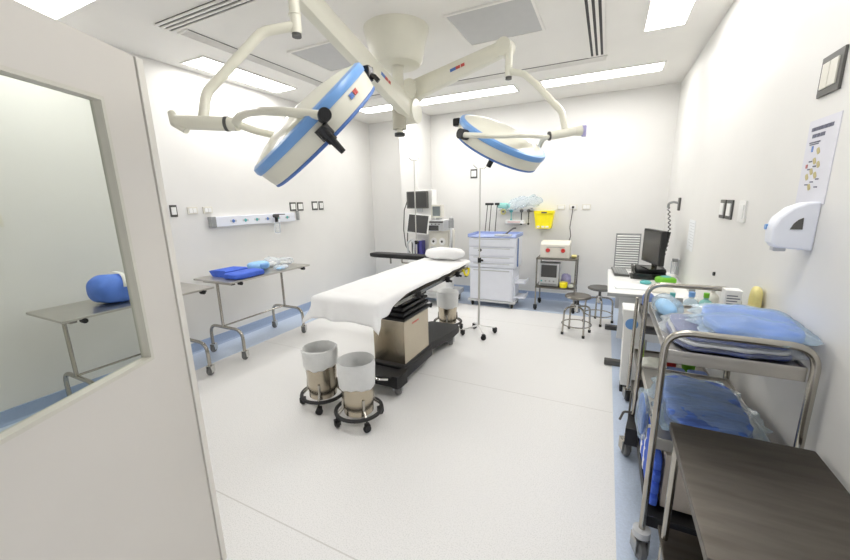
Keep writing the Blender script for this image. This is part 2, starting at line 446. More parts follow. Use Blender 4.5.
# local: x = towards hinge, y = away from camera side, z = up
DT = 2.088; WX0, WX1, WZ0, WZ1 = .186, .76, 1.078, 1.926
d = MB(DM); th = .032
d.box(.037, WX0, 0, th, .008, DT); d.box(WX1, .97, 0, th, .008, DT); d.box(WX0, WX1, 0, th, .008, WZ0); d.box(WX0, WX1, 0, th, WZ1, DT)
door = struct('door_1', d, 'door')
dg = MB(DM); dg.box(.031, .037, .008, th - .008, .008, DT - .004); dg.build('groove', 'groove', door)
ds = MB(DM); ds.box(0, .031, -.004, th + .004, .006, DT + .002, .003); ds.build('edge_strip', 'door_edge', door, label='pale strip along the door edge')
fr = MB(DM); e = .012
for a in ((WX0, WX0 + e, WZ0, WZ1), (WX1 - e, WX1, WZ0, WZ1), (WX0 + e, WX1 - e, WZ0, WZ0 + e), (WX0 + e, WX1 - e, WZ1 - e, WZ1)):
    fr.box(a[0], a[1], -.002, th + .002, a[2], a[3])
fr.build('window_frame', 'frame_alu', door, ang=1)
MB(DM).box(WX0 + e * .6, WX1 - e * .6, .024, .029, WZ0 + e * .6, WZ1 - e * .6).build('glass_pane', 'glass', door)

# ------------------------------------------------------------------ instrument tables along the left wall
def make_table():
    t = thing('instrument_table', 'stainless steel wheeled table by the left wall with folded blue packs on it', 'table', (-3.49, 2.785, 0), 'steel instrument tables by the left wall')
    z = .865
    top = MB(); top.box(-3.76, -3.2, 2.25, 3.33, z - .018, z, .004)
    top.build('tabletop', 'steel_light', t)
    rails = MB(); rails.box(-3.70, -3.26, 2.31, 2.35, z - .045, z - .018); rails.box(-3.70, -3.26, 3.25, 3.29, z - .045, z - .018); rails.box(-3.50, -3.46, 2.31, 3.29, z - .04, z - .018)
    rails.build('underframe', 'steel', t)
    for y in (2.39, 3.24):
        MB().tube([(-3.60, y, .31), (-3.60, y, z - .03)], .0145).build('post', 'steel', t)
        b = MB().tube([(-3.82, y, .095), (-3.82, y, .32), (-3.31, y, .32), (-3.31, y, .095)], .0165, fil=.14, seg=12, n=8)
        b.build('base_frame', 'steel', t)
        MB().cyl((-3.19, y - .02, z - .03), (-3.23, y - .02, z - .03), .018).build('clamp_knob', 'black', t)
    MB().tube([(-3.60, 2.39, .33), (-3.60, 3.24, .33)], .009).build('stretcher', 'steel', t)
    for x in (-3.82, -3.31):
        for y in (2.39, 3.24): caster(t, x, y, .043, .034, ang=.4)
    return t
ta = make_table()
dup(ta, (-3.49, 1.55, 0), 0, 'stainless steel wheeled table behind the door glass with a round blue pack on it')

TZ = .8655
one('folded_pack', MB().prism([(-3.67, TZ), (-3.48, TZ), (-3.45, TZ + .06), (-3.47, TZ + .07), (-3.68, TZ + .064), (-3.72, TZ + .054)], 2.40, 2.66, 'y'), 'blue_cloth', 'blue folded pack with flared sides, at the back of the table beside the flat pack', 'surgical pack')
p = one('flat_pack', MB().soft((-3.325, 2.52, TZ + .030), (.115, .18, .030), .06, 3, .005, 6), 'blue_cloth', 'flat blue wrapped pack at the front of the table, left end', 'surgical pack')
t = thing('wrapped_box', 'light blue wrapped roll with blue centre on the steel table by the left wall', 'surgical pack', (-3.50, 2.84, TZ))
MB().soft((-3.50, 2.84, TZ + .05), (.10, .11, .05), .2, 9, .008, 3).build('paper_wrap', 'light_blue', t)
MB().soft((-3.40, 2.83, TZ + .055), (.03, .05, .032), 0, 2, .003, 3).build('blue_end', 'blue_ring', t)
for i, (x, y, sx, sy, sz, lb) in enumerate(((-3.54, 3.06, .11, .075, .055, 'clear plastic bag of supplies beside the light blue roll'), (-3.30, 2.97, .06, .1, .022, 'flat clear sachet at the front edge of the steel table'), (-3.50, 3.225, .11, .06, .045, 'clear plastic bag at the far end of the steel table'))):
    t = thing('supply_bag', lb, 'plastic bag', (x, y, TZ), 'clear bags on the steel table')
    MB().soft((x, y, TZ + sz), (sx, sy, sz), .3 * i, i + 4, .018, 2.6, freq=14).build('bag', 'clear', t)
    MB().soft((x, y, TZ + sz * .55), (sx * .6, sy * .6, sz * .5), .3 * i, i + 7, .01, 2.6).build('contents', 'white' if i != 1 else 'light_blue', t)
t = thing('gown_pack', 'large round blue wrapped pack with white tape, seen through the door glass', 'surgical pack', (-3.46, 1.47, TZ))
MB().soft((-3.46, 1.46, TZ + .110), (.15, .16, .110), .15, 5, .016, 2.9, cuts=13).build('wrap', 'blue_bag', t)
tp = MB()
tp.grid(lambda u, v: (-3.46 + .168 * math.copysign(abs(cos(pi * (.03 + .60 * u))) ** .7, cos(pi * (.03 + .60 * u))), 1.44 + .03 * v + .04 * u, TZ + .110 + .124 * sin(pi * (.03 + .60 * u)) ** .7), 18, 1)
tp.build('tape', 'white', t, solid=.003, label='white tape across the blue wrap')

# ------------------------------------------------------------------ left wall fittings
t = thing('gas_rail', 'white horizontal medical rail with gas outlets on the left wall', 'wall rail', (XL, 3.29, 1.35))
MB().box(XL, XL + .06, 2.70, 3.90, 1.352, 1.468, .008).build('body', 'white_cool', t)
MB().box(XL, XL + .065, 2.655, 2.715, 1.35, 1.47, .006).build('end_cap', 'grey', t, label='grey end cap')
MB().box(XL, XL + .05, 3.975, 3.995, 1.36, 1.49, .004).build('end_cap', 'grey', t, label='grey end cap')
for i in range(6):
    y = 2.93 + i * .165
    o = MB().lathe([(.001, .006), (.017, .006), (.02, 0)], (XL + .06, y, 1.41), (1, 0, 0), 16).build('gas_outlet', 'teal' if i % 3 else 'blueprint', t)
    MB().box(XL + .06, XL + .062, y - .04, y + .04, 1.398, 1.422).build('outlet_label', 'lgrey', t)
t = thing('suction_jar', 'small suction regulator with clear jar hanging from the wall gas rail', 'suction jar', (XL + .09, 3.53, 1.18))
MB().cyl((XL + .059, 3.53, 1.44), (XL + .13, 3.53, 1.44), .024).build('regulator', 'dgrey', t)
MB().cyl((XL + .1, 3.53, 1.36), (XL + .1, 3.53, 1.46), .02).cyl((XL + .1, 3.53, 1.46), (XL + .1, 3.68, 1.455), .006).build('valve', 'black', t)
MB().lathe([(.03, 0), (.04, .01), (.04, .13), (.03, .14)], (XL + .1, 3.53, 1.215), seg=18).build('jar', 'clear', t)

def switch(x, y, z, w, h, n, face, label, name='wall_switch', plate='dgrey', rocker='white', axis='v', cat='wall switch'):
    """face: +x wall left, -x wall right, -y back wall"""
    F = {'L': Matrix(((0, 0, 1, 0), (1, 0, 0, 0), (0, 1, 0, 0), (0, 0, 0, 1))), 'R': Matrix(((0, 0, -1, 0), (-1, 0, 0, 0), (0, 1, 0, 0), (0, 0, 0, 1))), 'B': Matrix(((1, 0, 0, 0), (0, 0, -1, 0), (0, 1, 0, 0), (0, 0, 0, 1)))}[face]
    X = Matrix.Translation((x, y, z)) @ F
    t = thing(name, label, cat, (x, y, z - h / 2))
    MB(X).box(-w / 2, w / 2, -h / 2, h / 2, 0, .010, .003).build('plate', plate, t)
    bw = w * .74 / n
    for i in range(n):
        c = -w * .37 + bw * (i + .5)
        MB(X).box(c - bw * .46, c + bw * .46, -h * .32, h * .32, .009, .015, .002).build('rocker', rocker, t)
    return t
switch(XL, 2.305, 1.548, .07, .12, 1, 'L', 'dark framed light switch on the left wall beside the door edge')
switch(XL, 3.93, 1.55, .115, .12, 2, 'L', 'dark framed double switch above the right end of the gas rail')
switch(XL, 4.07, 1.548, .115, .12, 2, 'L', 'dark framed double switch beside the one at the end of the gas rail')
switch(XL, 4.37, 1.552, .12, .13, 2, 'L', 'dark framed double switch on the left wall, closest to the back corner')
switch(XL, 4.51, 1.552, .10, .13, 2, 'L', 'dark framed switch on the left wall, far one of the pair near the back corner')
for y, lb in ((2.50, 'white socket above the left end of the gas rail'), (2.67, 'white socket above the gas rail, second from the door')):
    switch(XL, y, 1.545, .11, .075, 2, 'L', lb, 'wall_socket', 'off', 'white', cat='wall socket')
switch(XL, .98, 1.52, .22, .09, 2, 'L', 'white wall socket seen faintly through the door glass', 'wall_socket', 'off', 'white', cat='wall socket')
# right wall
switch(XR, 2.03, 2.03, .16, .145, 2, 'R', 'large dark framed double switch high on the right wall above the poster', rocker='off')
switch(XR, 3.22, 1.492, .12, .125, 1, 'R', 'dark framed switch on the right wall, left one of the pair')
switch(XR, 3.06, 1.492, .12, .125, 1, 'R', 'dark framed switch on the right wall, beside the white socket')
switch(XR, 2.80, 1.49, .12, .125, 1, 'R', 'white socket on the right wall beside the dark switches', 'wall_socket', 'white', 'white', cat='wall socket')
MBd = MB().cyl((XR - .012, 3.2, 1.038), (XR, 3.2, 1.038), .014); one('wall_button', MBd, 'black', 'small round black stopper on the right wall above the trolleys', 'wall stopper')
# poster
t = thing('poster', 'white instruction poster with small pictures on the right wall above the dispenser', 'poster', (XR - .002, 2.015, 1.56))
MB().box(XR - .003, XR, 1.90, 2.135, 1.55, 1.875, 0).build('sheet', 'poster', t)
ink = MB(); xp = XR - .0045
def mark(mb, y0, y1, z0, z1): mb.box(xp, xp + .0015, y0, y1, z0, z1)
yy = 2.105
for w in (.024, .034, .014, .03, .02, .022): mark(ink, yy - w, yy, 1.832, 1.846); yy -= w + .004
yy = 2.09
for w in (.03, .02, .034): mark(ink, yy - w, yy, 1.806, 1.82); yy -= w + .006
mark(ink, 2.02, 2.105, 1.786, 1.791); mark(ink, 2.03, 2.10, 1.779, 1.783)
for k in range(7): mark(ink, 2.055 - .04 * (k % 3), 2.08 - .04 * (k % 3), 1.712 - .03 * (k // 2) - .02 * (k % 3), 1.717 - .03 * (k // 2) - .02 * (k % 3))
ink.build('lettering', 'ink', t)
och = MB()
for y, z in ((2.02, 1.752), (2.035, 1.715), (2.00, 1.70), (2.045, 1.675), (2.01, 1.66), (2.075, 1.655), (2.04, 1.615)):
    och.prism([(y + .012 * cos(a) * (1 + .4 * sin(2 * a)), z + .013 * sin(a)) for a in [k * pi / 6 for k in range(12)]], xp, xp + .0015, 'x')
och.build('pictures', 'ochre', t)
mk = MB(); mark(mk, 2.065, 2.078, 1.752, 1.774); mk.build('logo', 'blueprint', t)
mk = MB(); mark(mk, 2.085, 2.10, 1.69, 1.705); mk.build('pictures', 'rose', t)
# dispenser
t = thing('soap_dispenser', 'white plastic hand sanitiser dispenser on the right wall', 'dispenser', (XR, 1.96, 1.365))
prof = [(0, 1.372), (-.11, 1.382), (-.125, 1.40), (-.13, 1.46), (-.115, 1.50), (-.08, 1.538), (-.04, 1.556), (0, 1.56)]
mb = MB(); mb.prism([(XR + a, z) for a, z in prof], 1.915, 2.0, 'y')
hs_ = mb.build('housing', 'white_cool', t)
md = hs_.modifiers.new('bevel', 'BEVEL'); md.width = .008; md.segments = 3; md.limit_method = 'ANGLE'; md.angle_limit = rad(50)
MB().prism([(.648, 1.455), (.684, 1.455), (.682, 1.50), (.668, 1.492), (.656, 1.477)], 1.912, 1.93, 'y').build('level_window', 'dgrey', t, label='dark quarter-round window')
MB().cyl((XR - .125, 1.985, 1.46), (XR - .134, 1.985, 1.46), .011).build('sensor', 'blue_ring', t, label='small blue spot')
MB().box(XR - .11, XR - .07, 1.94, 1.98, 1.365, 1.385, .004).build('nozzle', 'lgrey', t)
# paper notice + cable holder + handset
t = thing('paper_notice', 'sheet of paper hanging on the right wall past the switches', 'paper', (XR - .002, 4.15, 1.10))
MB().box(XR - .003, XR, 4.04, 4.30, 1.08, 1.36).build('sheet', 'paper', t)
mk = MB()
for k in range(9): mk.box(XR - .004, XR - .003, 4.06, 4.27 - .03 * (k % 3), 1.33 - .026 * k, 1.334 - .026 * k)
mk.build('lettering', 'lgrey', t)
t = thing('wall_handset', 'dark handset hook with curled black cord on the right wall above the desk', 'wall handset', (XR - .03, 5.0, 1.42))
MB().box(XR - .02, XR, 4.92, 4.99, 1.42, 1.56, .004).build('wall_plate', 'dgrey', t)
MB().tube([(XR - .01, 4.95, 1.50), (XR - .06, 4.97, 1.515), (XR - .10, 5.02, 1.50), (XR - .10, 5.03, 1.45)], .013, fil=.04).build('hook', 'grey', t)
MB().tube([(XR - .10, 5.03, 1.45)] + [(XR - .095 + .012 * cos(k * 1.3) + .03 * sin(pi * k / 60), 5.02 + .012 * sin(k * 1.3), 1.45 - .010 * k) for k in range(66)], .005, seg=6).build('cord', 'black', t)
MB().cyl((XR - .10, 4.94, .98), (XR - .075, 4.97, 1.18), .018, .024).build('handset', 'black_gloss', t)
t = thing('tube_holder', 'small grey metal holder on the right wall beside the computer', 'wall holder', (XR - .03, 4.60, .76))
MB().box(XR - .015, XR, 4.56, 4.64, .76, .93, .003).build('back_plate', 'lgrey', t)
MB().cyl((XR - .045, 4.6, .77), (XR - .045, 4.6, .90), .024).build('tube', 'clear', t)
MB().box(XR - .06, XR - .01, 4.57, 4.63, .90, .93, .004).build('cap', 'grey', t)

# ------------------------------------------------------------------ back wall fittings
switch(-1.995, YB, 2.0, .115, .145, 2, 'B', 'dark framed switch on the back wall behind the drip stand top')
for x, lb in ((-.62, 'white socket on the back wall, left of the plugged cable'), (-.45, 'white socket on the back wall with a cable plugged in'), (-.27, 'white socket on the back wall, right of the plugged cable')):
    switch(x, YB, 1.445, .12, .08, 2, 'B', lb, 'wall_socket', 'off', 'white', cat='wall socket')
t = thing('power_cable', 'dark power cable hanging down from the back wall socket', 'cable', (-.44, YB - .05, .83))
MB().box(-.465, -.435, YB - .045, YB - .013, 1.43, 1.46, .004).build('plug', 'black', t)
MB().tube([(-.45, YB - .04, 1.43), (-.46, YB - .06, 1.30), (-.475, YB - .05, 1.15), (-.455, YB - .06, 1.02), (-.50, YB - .08, .86), (-.47, YB - .12, .80), (-.46, YB - .20, .76)], .006, fil=.08).build('wire', 'cord', t)
t = thing('wall_grille', 'white louvred return air grille low on the back wall', 'air vent', (.31, YB, .55))
MB().box(.15, .465, YB - .012, YB, .53, 1.07, .003).build('backing', 'grey', t)
s = MB()
for k in range(15): s.box(.165, .45, YB - .03, YB - .006, .555 + k * .034, .561 + k * .034, 0, Matrix.Rotation(rad(38), 3, 'X'))
s.build('louvres', 'white', t)
t = thing('equipment_rail', 'metal gas rail on the back wall above the drug cart, hung with fittings', 'wall rail', (-1.22, YB, 1.39))
MB().box(-1.56, -.99, YB - .05, YB - .02, 1.395, 1.425, .004).build('bar', 'lgrey', t)
for x in (-1.5, -1.05): MB().box(x - .015, x + .015, YB - .03, YB, 1.38, 1.44, .003).build('bracket', 'grey', t)
MB().torus((-1.48, YB - .07, 1.385), .034, .012, (0, 1, 0)).build('gauge_ring', 'pale_yellow', t, label='yellow ring fitting')
for x, m in ((-1.35, 'teal'), (-1.19, 'black'), (-1.08, 'black')):
    g = MB().cyl((x, YB - .10, 1.40), (x, YB - .05, 1.40), .026); g.build('regulator', 'dgrey' if m == 'black' else 'teal', t)
    MB().cyl((x, YB - .08, 1.27), (x, YB - .08, 1.39), .008).ball((x, YB - .08, 1.265 if m == 'teal' else 1.20), .018).cyl((x, YB - .08, 1.20), (x, YB - .08, 1.3), .006).build('hose', m, t)
t = thing('glove_box', 'white shelf box fixed under the back wall rail', 'wall box', (-1.30, YB, 1.18))
MB().box(-1.44, -1.14, YB - .10, YB, 1.20, 1.255, .008).build('body', 'white', t)
MB().box(-1.40, -1.20, YB - .102, YB - .1, 1.215, 1.24).build('front_label', 'pink', t)
b = MB(); b.soft((-1.17, YB - .11, 1.515), (.27, .07, .08), 0, 4, .06, 2.2, cuts=16, freq=11, flat=False)
for i, p in enumerate(b.v): b.v[i] = V((p.x, min(p.y, YB - .012), p.z + (p.x + 1.23) * .18))
one('plastic_bag', b, 'film_blue', 'crumpled pale plastic bag on the back wall rail', 'plastic bag')
b = MB(); b.soft((-1.46, YB - .13, 1.48), (.11, .05, .045), 0, 14, .02, 2.4, cuts=8, freq=9, flat=False)
for i, p in enumerate(b.v): b.v[i] = V((p.x, min(p.y, YB - .02), p.z))
one('mask_pack', b, 'clear_teal', 'pale teal mask pack on the left end of the back wall rail', 'plastic bag')
t = thing('sharps_bin', 'bright yellow sharps bin on the back wall', 'sharps bin', (-.845, YB - .07, 1.13))
MB().prism([(-.985, 1.36), (-.955, 1.135), (-.735, 1.135), (-.705, 1.36)], YB - .15, YB, 'y').build('body', 'yellow', t)
MB().box(-.99, -.70, YB - .16, YB - .01, 1.355, 1.40, .006).build('lid', 'yellow', t)
MB().box(-.88, -.80, YB - .163, YB - .159, 1.365, 1.385).build('slot', 'dgrey', t)
for x in (-.92, -.85, -.79): MB().box(x - .022, x + .022, YB - .153, YB - .15, 1.15, 1.175).build('label_patch', 'white', t)

# ------------------------------------------------------------------ operating table
t = thing('operating_table', 'operating table with stainless column, black bellows and black wheeled base', 'operating table', (-1.62, 2.9, 0))
TX = -1.62
b = MB()
base = [(-1.80, 2.40), (-1.77, 2.33), (-1.47, 2.33), (-1.44, 2.40), (-1.44, 3.05), (-1.50, 3.14), (-1.42, 3.50), (-1.42, 3.74), (-1.46, 3.78), (-1.78, 3.78), (-1.82, 3.74), (-1.82, 3.50), (-1.74, 3.14), (-1.80, 3.05)]
b.prism(base, .10, .185); 
bo = b.build('base', 'black', t)
md = bo.modifiers.new('bevel', 'BEVEL'); md.width = .012; md.segments = 2
MB().box(-1.79, -1.455, 2.50, 3.07, .18, .215, .012).build('base_cover', 'black', t)
MB().prism([(-1.415 - .0, 2.32), (-1.40, 2.36), (-1.40, 2.46), (-1.44, 2.5), (-1.47, 2.5), (-1.47, 2.32)], .105, .21).build('corner_shroud', 'black', t)
MB().prism([(-1.77, 2.32), (-1.77, 2.5), (-1.81, 2.5), (-1.84, 2.46), (-1.84, 2.36), (-1.81, 2.32)], .105, .21).build('corner_shroud', 'black', t)
MB().tube([(-1.72, 2.31, .20), (-1.55, 2.25, .20), (-1.50, 2.31, .18)], .010, fil=.03).build('foot_pedal', 'chrome', t)
MB().box(-1.80, -1.70, 2.30, 2.345, .06, .17, .006).build('control_box', 'steel_warm', t)
for x, y in ((-1.47, 2.43), (-1.78, 2.43), (-1.47, 3.60), (-1.77, 3.60)): caster(t, x, y, .052, .05, 'lgrey', 'caster', .13, .3)
MB().box(-1.785, -1.465, 2.55, 3.03, .205, .60, .012).build('column', 'steel_warm', t, label='shiny stainless column')
mk = MB()
for i, y in enumerate((2.70, 2.735, 2.76, 2.795)): mk.box(-1.4655, -1.464, y, y + .022, .535, .55)
mk.build('logo', 'redprint', t)
bl = MB()
for k in range(5):
    z = .60 + k * .046; s_ = .0 if k % 2 == 0 else .0
    bl.box(-1.80 + .008 * k, -1.45 - .008 * k, 2.535 + .008 * k, 3.045 - .008 * k, z, z + .03, .012)
    bl.box(-1.77 + .008 * k, -1.48 - .008 * k, 2.565 + .008 * k, 3.015 - .008 * k, z + .028, z + .048)
bl.build('bellows', 'bellows', t)
MB().box(-1.845, -1.395, 2.02, 3.86, .825, .86, .006).build('tabletop_frame', 'steel_dull', t)
MB().box(-1.86, -1.38, 2.0, 3.88, .86, .918, .02).build('mattress', 'black', t)
for x in (-1.365, -1.875):
    r = MB(); r.box(x - .006, x + .006, 2.25, 3.86, .826, .856, .002)
    for y in (2.4, 2.9, 3.4, 3.8): r.box(min(x, TX + (x - TX) * .86), max(x, TX + (x - TX) * .86), y - .012, y + .012, .835, .848)
    r.build('side_rail', 'steel', t)
for y in (2.62, 3.25, 3.52): MB().box(-1.372, -1.335, y - .018, y + .018, .805, .86, .004).cyl((-1.335, y, .82), (-1.31, y, .815), .011).build('rail_clamp', 'black', t)
a = MB(); a.soft((-2.30, 3.93, .925), (.41, .075, .030), rad(-3), 2, 0, 7, cuts=6, flat=False)
a.build('arm_board', 'black', t, label='black padded arm board sticking out to the left')
MB().tube([(-1.87, 3.85, .84), (-2.25, 3.92, .84), (-2.25, 3.93, .90)], .010, fil=.02).cyl((-2.42, 3.935, .82), (-2.42, 3.935, .90), .012).build('arm_board_support', 'steel', t)

# draped white sheet
def sheet_pt(u, v):
    ZT = .932; x0, x1, y0, y1 = -1.885, -1.355, 1.995, 3.84
    hs, hf = .13, .18
    L_ = (y1 - y0) + hf; W = (x1 - x0) + 2 * hs
    a = u * L_ - hf; bb = v * W - hs
    dy = max(0, -a); dxl = max(0, -bb); dxr = max(0, bb - (x1 - x0))
    side = 1 if dxr > 0 else -1
    dx = max(dxl, dxr)
    cx = min(max(bb, 0), x1 - x0) + x0; cy = max(a, 0) + y0
    # hem is shorter towards the head on the right side
    k_ = min(1, max(0, a) / .38); k = 1 - .66 * k_ * k_ * (3 - 2 * k_)
    dx *= k
    e = math.hypot(dx, dy)
    z = ZT; ox = oy = 0
    if e > 0:
        r = .03
        if e < r * pi / 2:
            th = e / r; out = r * sin(th); z = ZT - r * (1 - cos(th))
        else:
            dd = e - r * pi / 2
            out = r + .10 * dd; z = ZT - r - dd * .985
        if dy > 0 and dx > 0: out += .35 * min(dx, dy)
        n_ = V((side * dx, -dy)) / e
        w = .016 * sin(bb * 26 + 1.0 + 2 * sin(bb * 7)) * min(1, dy / .15) + .012 * sin(a * 17 + 2 * sin(a * 5)) * min(1, dx / .1)
        ox = n_.x * out + n_.x * w; oy = n_.y * out + n_.y * w
    wr = noise.noise(V((cx * 5, cy * 4, 1))) * .006 + noise.noise(V((cx * 14, cy * 9, 3))) * .003
    if e == 0: z += wr + .003
    return (cx + ox, cy + oy, z + wr * .5)
sh = one('white_sheet', MB().grid(sheet_pt, 110, 56), 'sheet', 'white sheet draped over the operating table, hanging down at the foot end', 'sheet', solid=.003)
p = MB(); p.soft((-1.60, 3.77, 1.008), (.235, .13, .065), 0, 6, .016, 2.6, cuts=12, freq=8)
one('pillow', p, 'sheet', 'white pillow at the head of the operating table', 'pillow')
t = thing('yellow_strap', 'yellow strap hanging from the head end of the operating table rail', 'strap', (-1.36, 3.75, .77))
MB().tube([(-1.355, 3.70, .845), (-1.345, 3.72, .79), (-1.34, 3.78, .77), (-1.345, 3.84, .80), (-1.35, 3.86, .84)], .012, fil=.03).build('webbing', 'yellow', t)
MB().box(-1.365, -1.335, 3.76, 3.80, .755, .785, .004).build('buckle', 'dgrey', t)

# ------------------------------------------------------------------ kick buckets
def bucket(x, y, label, seed, crumple, rot):
    t = thing('kick_bucket', label, 'waste bin', (x, y, 0), 'steel kick buckets with plastic liners')
    mb = MB(); mb.open = True
    mb.lathe([(.0005, .085), (.10, .085), (.108, .09), (.125, .45), (.128, .455), (.122, .45), (.104, .10), (.0005, .098)], (x, y, 0), seg=36)
    mb.build('pail', 'steel_warm', t)
    mb = MB(); mb.open = True
    lo = .30 if not crumple else .345
    prof = [(.0005, .112), (.092, .118), (.100, .20), (.107, .33), (.112, .43), (.118, .472), (.126, .492), (.134, .485), (.136, .45), (.134, .40), (.131, lo + .02), (.129, lo)]
    mb.lathe(prof, (x, y, 0), seg=44, jit=.003, seed=seed)
    for i, v in enumerate(mb.v):
        rr = math.hypot(v.x - x, v.y - y)
        a = math.atan2(v.y - y, v.x - x)
        if v.z < lo + .03 and rr > .12: mb.v[i] = V((v.x, v.y, v.z + .008 * sin(a * 3 + seed) + .004 * sin(a * 11)))
        if crumple and v.z > lo - .01 and rr > .123:
            w_ = 1 + .10 * max(0, noise.noise(V((cos(a) * 4, sin(a) * 4, v.z * 16 + seed)))); mb.v[i] = V((x + (v.x - x) * w_, y + (v.y - y) * w_, mb.v[i].z)); v = mb.v[i]; rr *= w_
        if not crumple and v.z > .3 and rr > .123:
            k = max(1.0, (.113 + .0472 * (v.z - .09) + .003) / rr) if v.z < .44 else max(1.0, .1315 / rr)
            if v.z < .44: k = min(k, 1.0) if rr < .137 else .137 / rr
            k = max(k, (.1135 + .0472 * (v.z - .09)) / rr); mb.v[i] = V((x + (v.x - x) * k, y + (v.y - y) * k, mb.v[i].z))
    mb.build('liner', 'bagwhite', t, solid=.0015)
    MB().torus((x, y, .10), .168, .014, seg=44, s2=10).build('bumper_ring', 'black', t)
    br = MB()
    for k in range(4):
        a = rot + k * pi / 2
        c, s_ = cos(a), sin(a)
        MB().tube([(x + .112 * c, y + .112 * s_, .22), (x + .118 * c, y + .118 * s_, .14), (x + .16 * c, y + .16 * s_, .10)], .011, fil=.03).build('bracket', 'steel', t)
        caster(t, x + .168 * c, y + .168 * s_, .028, .026, 'black', 'black', .095, a)
    return t
bucket(-1.955, 2.055, 'steel kick bucket with crumpled liner, further left of the pair at the table foot', 2.0, True, .5)
bucket(-1.545, 1.975, 'steel kick bucket with smooth white liner, right one of the pair at the table foot', 5.0, False, .95)
bucket(-1.70, 4.07, 'steel kick bucket behind the base of the operating table', 8.0, False, .3)

# ------------------------------------------------------------------ drip stands
def drip_stand(x, y, h, label, rot, hooks=2):
    t = thing('drip_stand', label, 'drip stand', (x, y, 0), 'drip stands')
    MB().tube([(x, y, .10), (x, y, h * .47)], .0125).build('lower_pole', 'pole', t)
    MB().tube([(x, y, h * .47), (x, y, h)], .008).build('upper_pole', 'pole', t)
    MB().cyl((x, y, h * .47 - .03), (x, y, h * .47 + .025), .02).cyl((x, y, h * .47), (x + .045, y - .02, h * .47), .012).build('height_knob', 'black', t)
    for k in range(4):
        a = rot + k * pi / 2
        MB().tube([(x, y, .115), (x + .20 * cos(a), y + .20 * sin(a), .075)], .011).build('leg', 'white', t)
        caster(t, x + .20 * cos(a), y + .20 * sin(a), .03, .028, 'black', 'black', .075, a)
    for k in range(hooks):
        a = rot + .6 + k * pi
        MB().tube([(x, y, h), (x + .06 * cos(a), y + .06 * sin(a), h - .005), (x + .10 * cos(a), y + .10 * sin(a), h + .015), (x + .11 * cos(a), y + .11 * sin(a), h + .03)], .004, fil=.02, seg=6).build('hook', 'steel', t)
    return t
drip_stand(-1.28, 4.03, 1.93, 'thin steel drip stand on four wheels right of the operating table', .58)
drip_stand(-2.44, 4.69, 2.14, 'tall thin drip stand in front of the anaesthesia machine', .8)

# ------------------------------------------------------------------ anaesthesia machine
t = thing('anaesthesia_machine', 'white anaesthesia machine with stacked dark monitors behind the operating table head', 'anaesthesia machine', (-2.45, 5.2, 0))
MB().box(-2.82, -2.0, 4.93, 5.50, .12, .20, .015).build('base', 'lgrey', t)
for x in (-2.75, -2.07):
    for y in (4.99, 5.42): caster(t, x, y, .045, .04, 'grey', 'black', .12, .2)
MB().box(-2.76, -2.12, 5.00, 5.36, .20, .72, .01).build('cabinet', 'white', t)
for k in range(3):
    dr = MB().box(-2.73, -2.32, 4.985, 5.0, .225 + k * .16, .365 + k * .16, .005).build('drawer', 'white', t)
    MB().box(-2.60, -2.45, 4.972, 4.986, .32 + k * .16, .335 + k * .16, .003).build('handle', 'grey', dr)
MB().box(-2.80, -2.08, 4.93, 5.40, .72, .75, .008).build('work_shelf', 'lgrey', t)
MB().box(-2.72, -2.40, 5.18, 5.36, .75, 1.75, .015).build('tower', 'white', t)
MB().box(-2.43, -2.10, 5.08, 5.36, .75, 1.14, .012).build('absorber_block', 'off', t)
for k, x in enumerate((-2.34, -2.20)):
    MB().lathe([(.001, .012), (.05, .012), (.055, 0)], (x, 5.08, .98), (0, -1, 0), 20).build('gauge', 'white', t)
    MB().cyl((x, 5.07, .98), (x, 5.062, .98), .018).build('dial', 'dgrey', t)
    MB().box(x - .05, x + .05, 5.066, 5.082, .80, .90, .004).build('control_block', 'lgrey', t)
vp = MB().box(-2.43, -2.14, 5.0, 5.34, 1.14, 1.30, .01).build('ventilator_panel', 'lgrey', t)
MB().box(-2.42, -2.15, 4.996, 5.002, 1.262, 1.286).build('top_strip', 'dgrey', vp)
MB().box(-2.40, -2.22, 4.996, 5.002, 1.15, 1.225).build('display', 'screen', vp)
for k in range(4): MB().cyl((-2.39 + k * .06, 5.0, 1.244), (-2.39 + k * .06, 4.988, 1.244), .009, seg=10).build('button', 'dgrey', vp)
for k, (x, m) in enumerate(((-2.66, 'dgrey'), (-2.60, 'purple'), (-2.53, 'purple'))):
    MB().box(x - .028, x + .028, 5.0, 5.12, .77, .97 + .01 * k, .008).build('vaporiser', m, t)
def monitor(root, x0, x1, z0, z1, y, tilt, bez, scr, name='monitor', depth=.06, b_=.02):
    X = Matrix.Translation(((x0 + x1) / 2, y, (z0 + z1) / 2)) @ tilt
    w, h = x1 - x0, z1 - z0
    o = MB(X).box(-w / 2, w / 2, 0, depth, -h / 2, h / 2, .008).build(name, bez, root)
    MB(X).box(-w / 2 + b_, w / 2 - b_, -.002, .004, -h / 2 + b_, h / 2 - b_).build('screen', scr, o)
    return o
monitor(t, -2.785, -2.44, 1.475, 1.73, 5.08, Matrix.Rotation(rad(4), 4, 'Z'), 'dgrey', 'screen')
monitor(t, -2.735, -2.375, 1.10, 1.395, 4.98, Matrix.Rotation(rad(5), 4, 'Y') @ Matrix.Rotation(rad(-8), 4, 'X'), 'white', 'screen', b_=.016)
monitor(t, -2.385, -2.215, 1.335, 1.525, 5.10, Matrix.Rotation(rad(3), 4, 'Z'), 'off', 'screen_lit', depth=.12, b_=.025)
MB().box(-2.64, -2.56, 5.12, 5.2, 1.42, 1.6).box(-2.62, -2.55, 5.03, 5.2, 1.2, 1.3).box(-2.33, -2.27, 5.15, 5.25, 1.3, 1.36).build('monitor_bracket', 'lgrey', t)
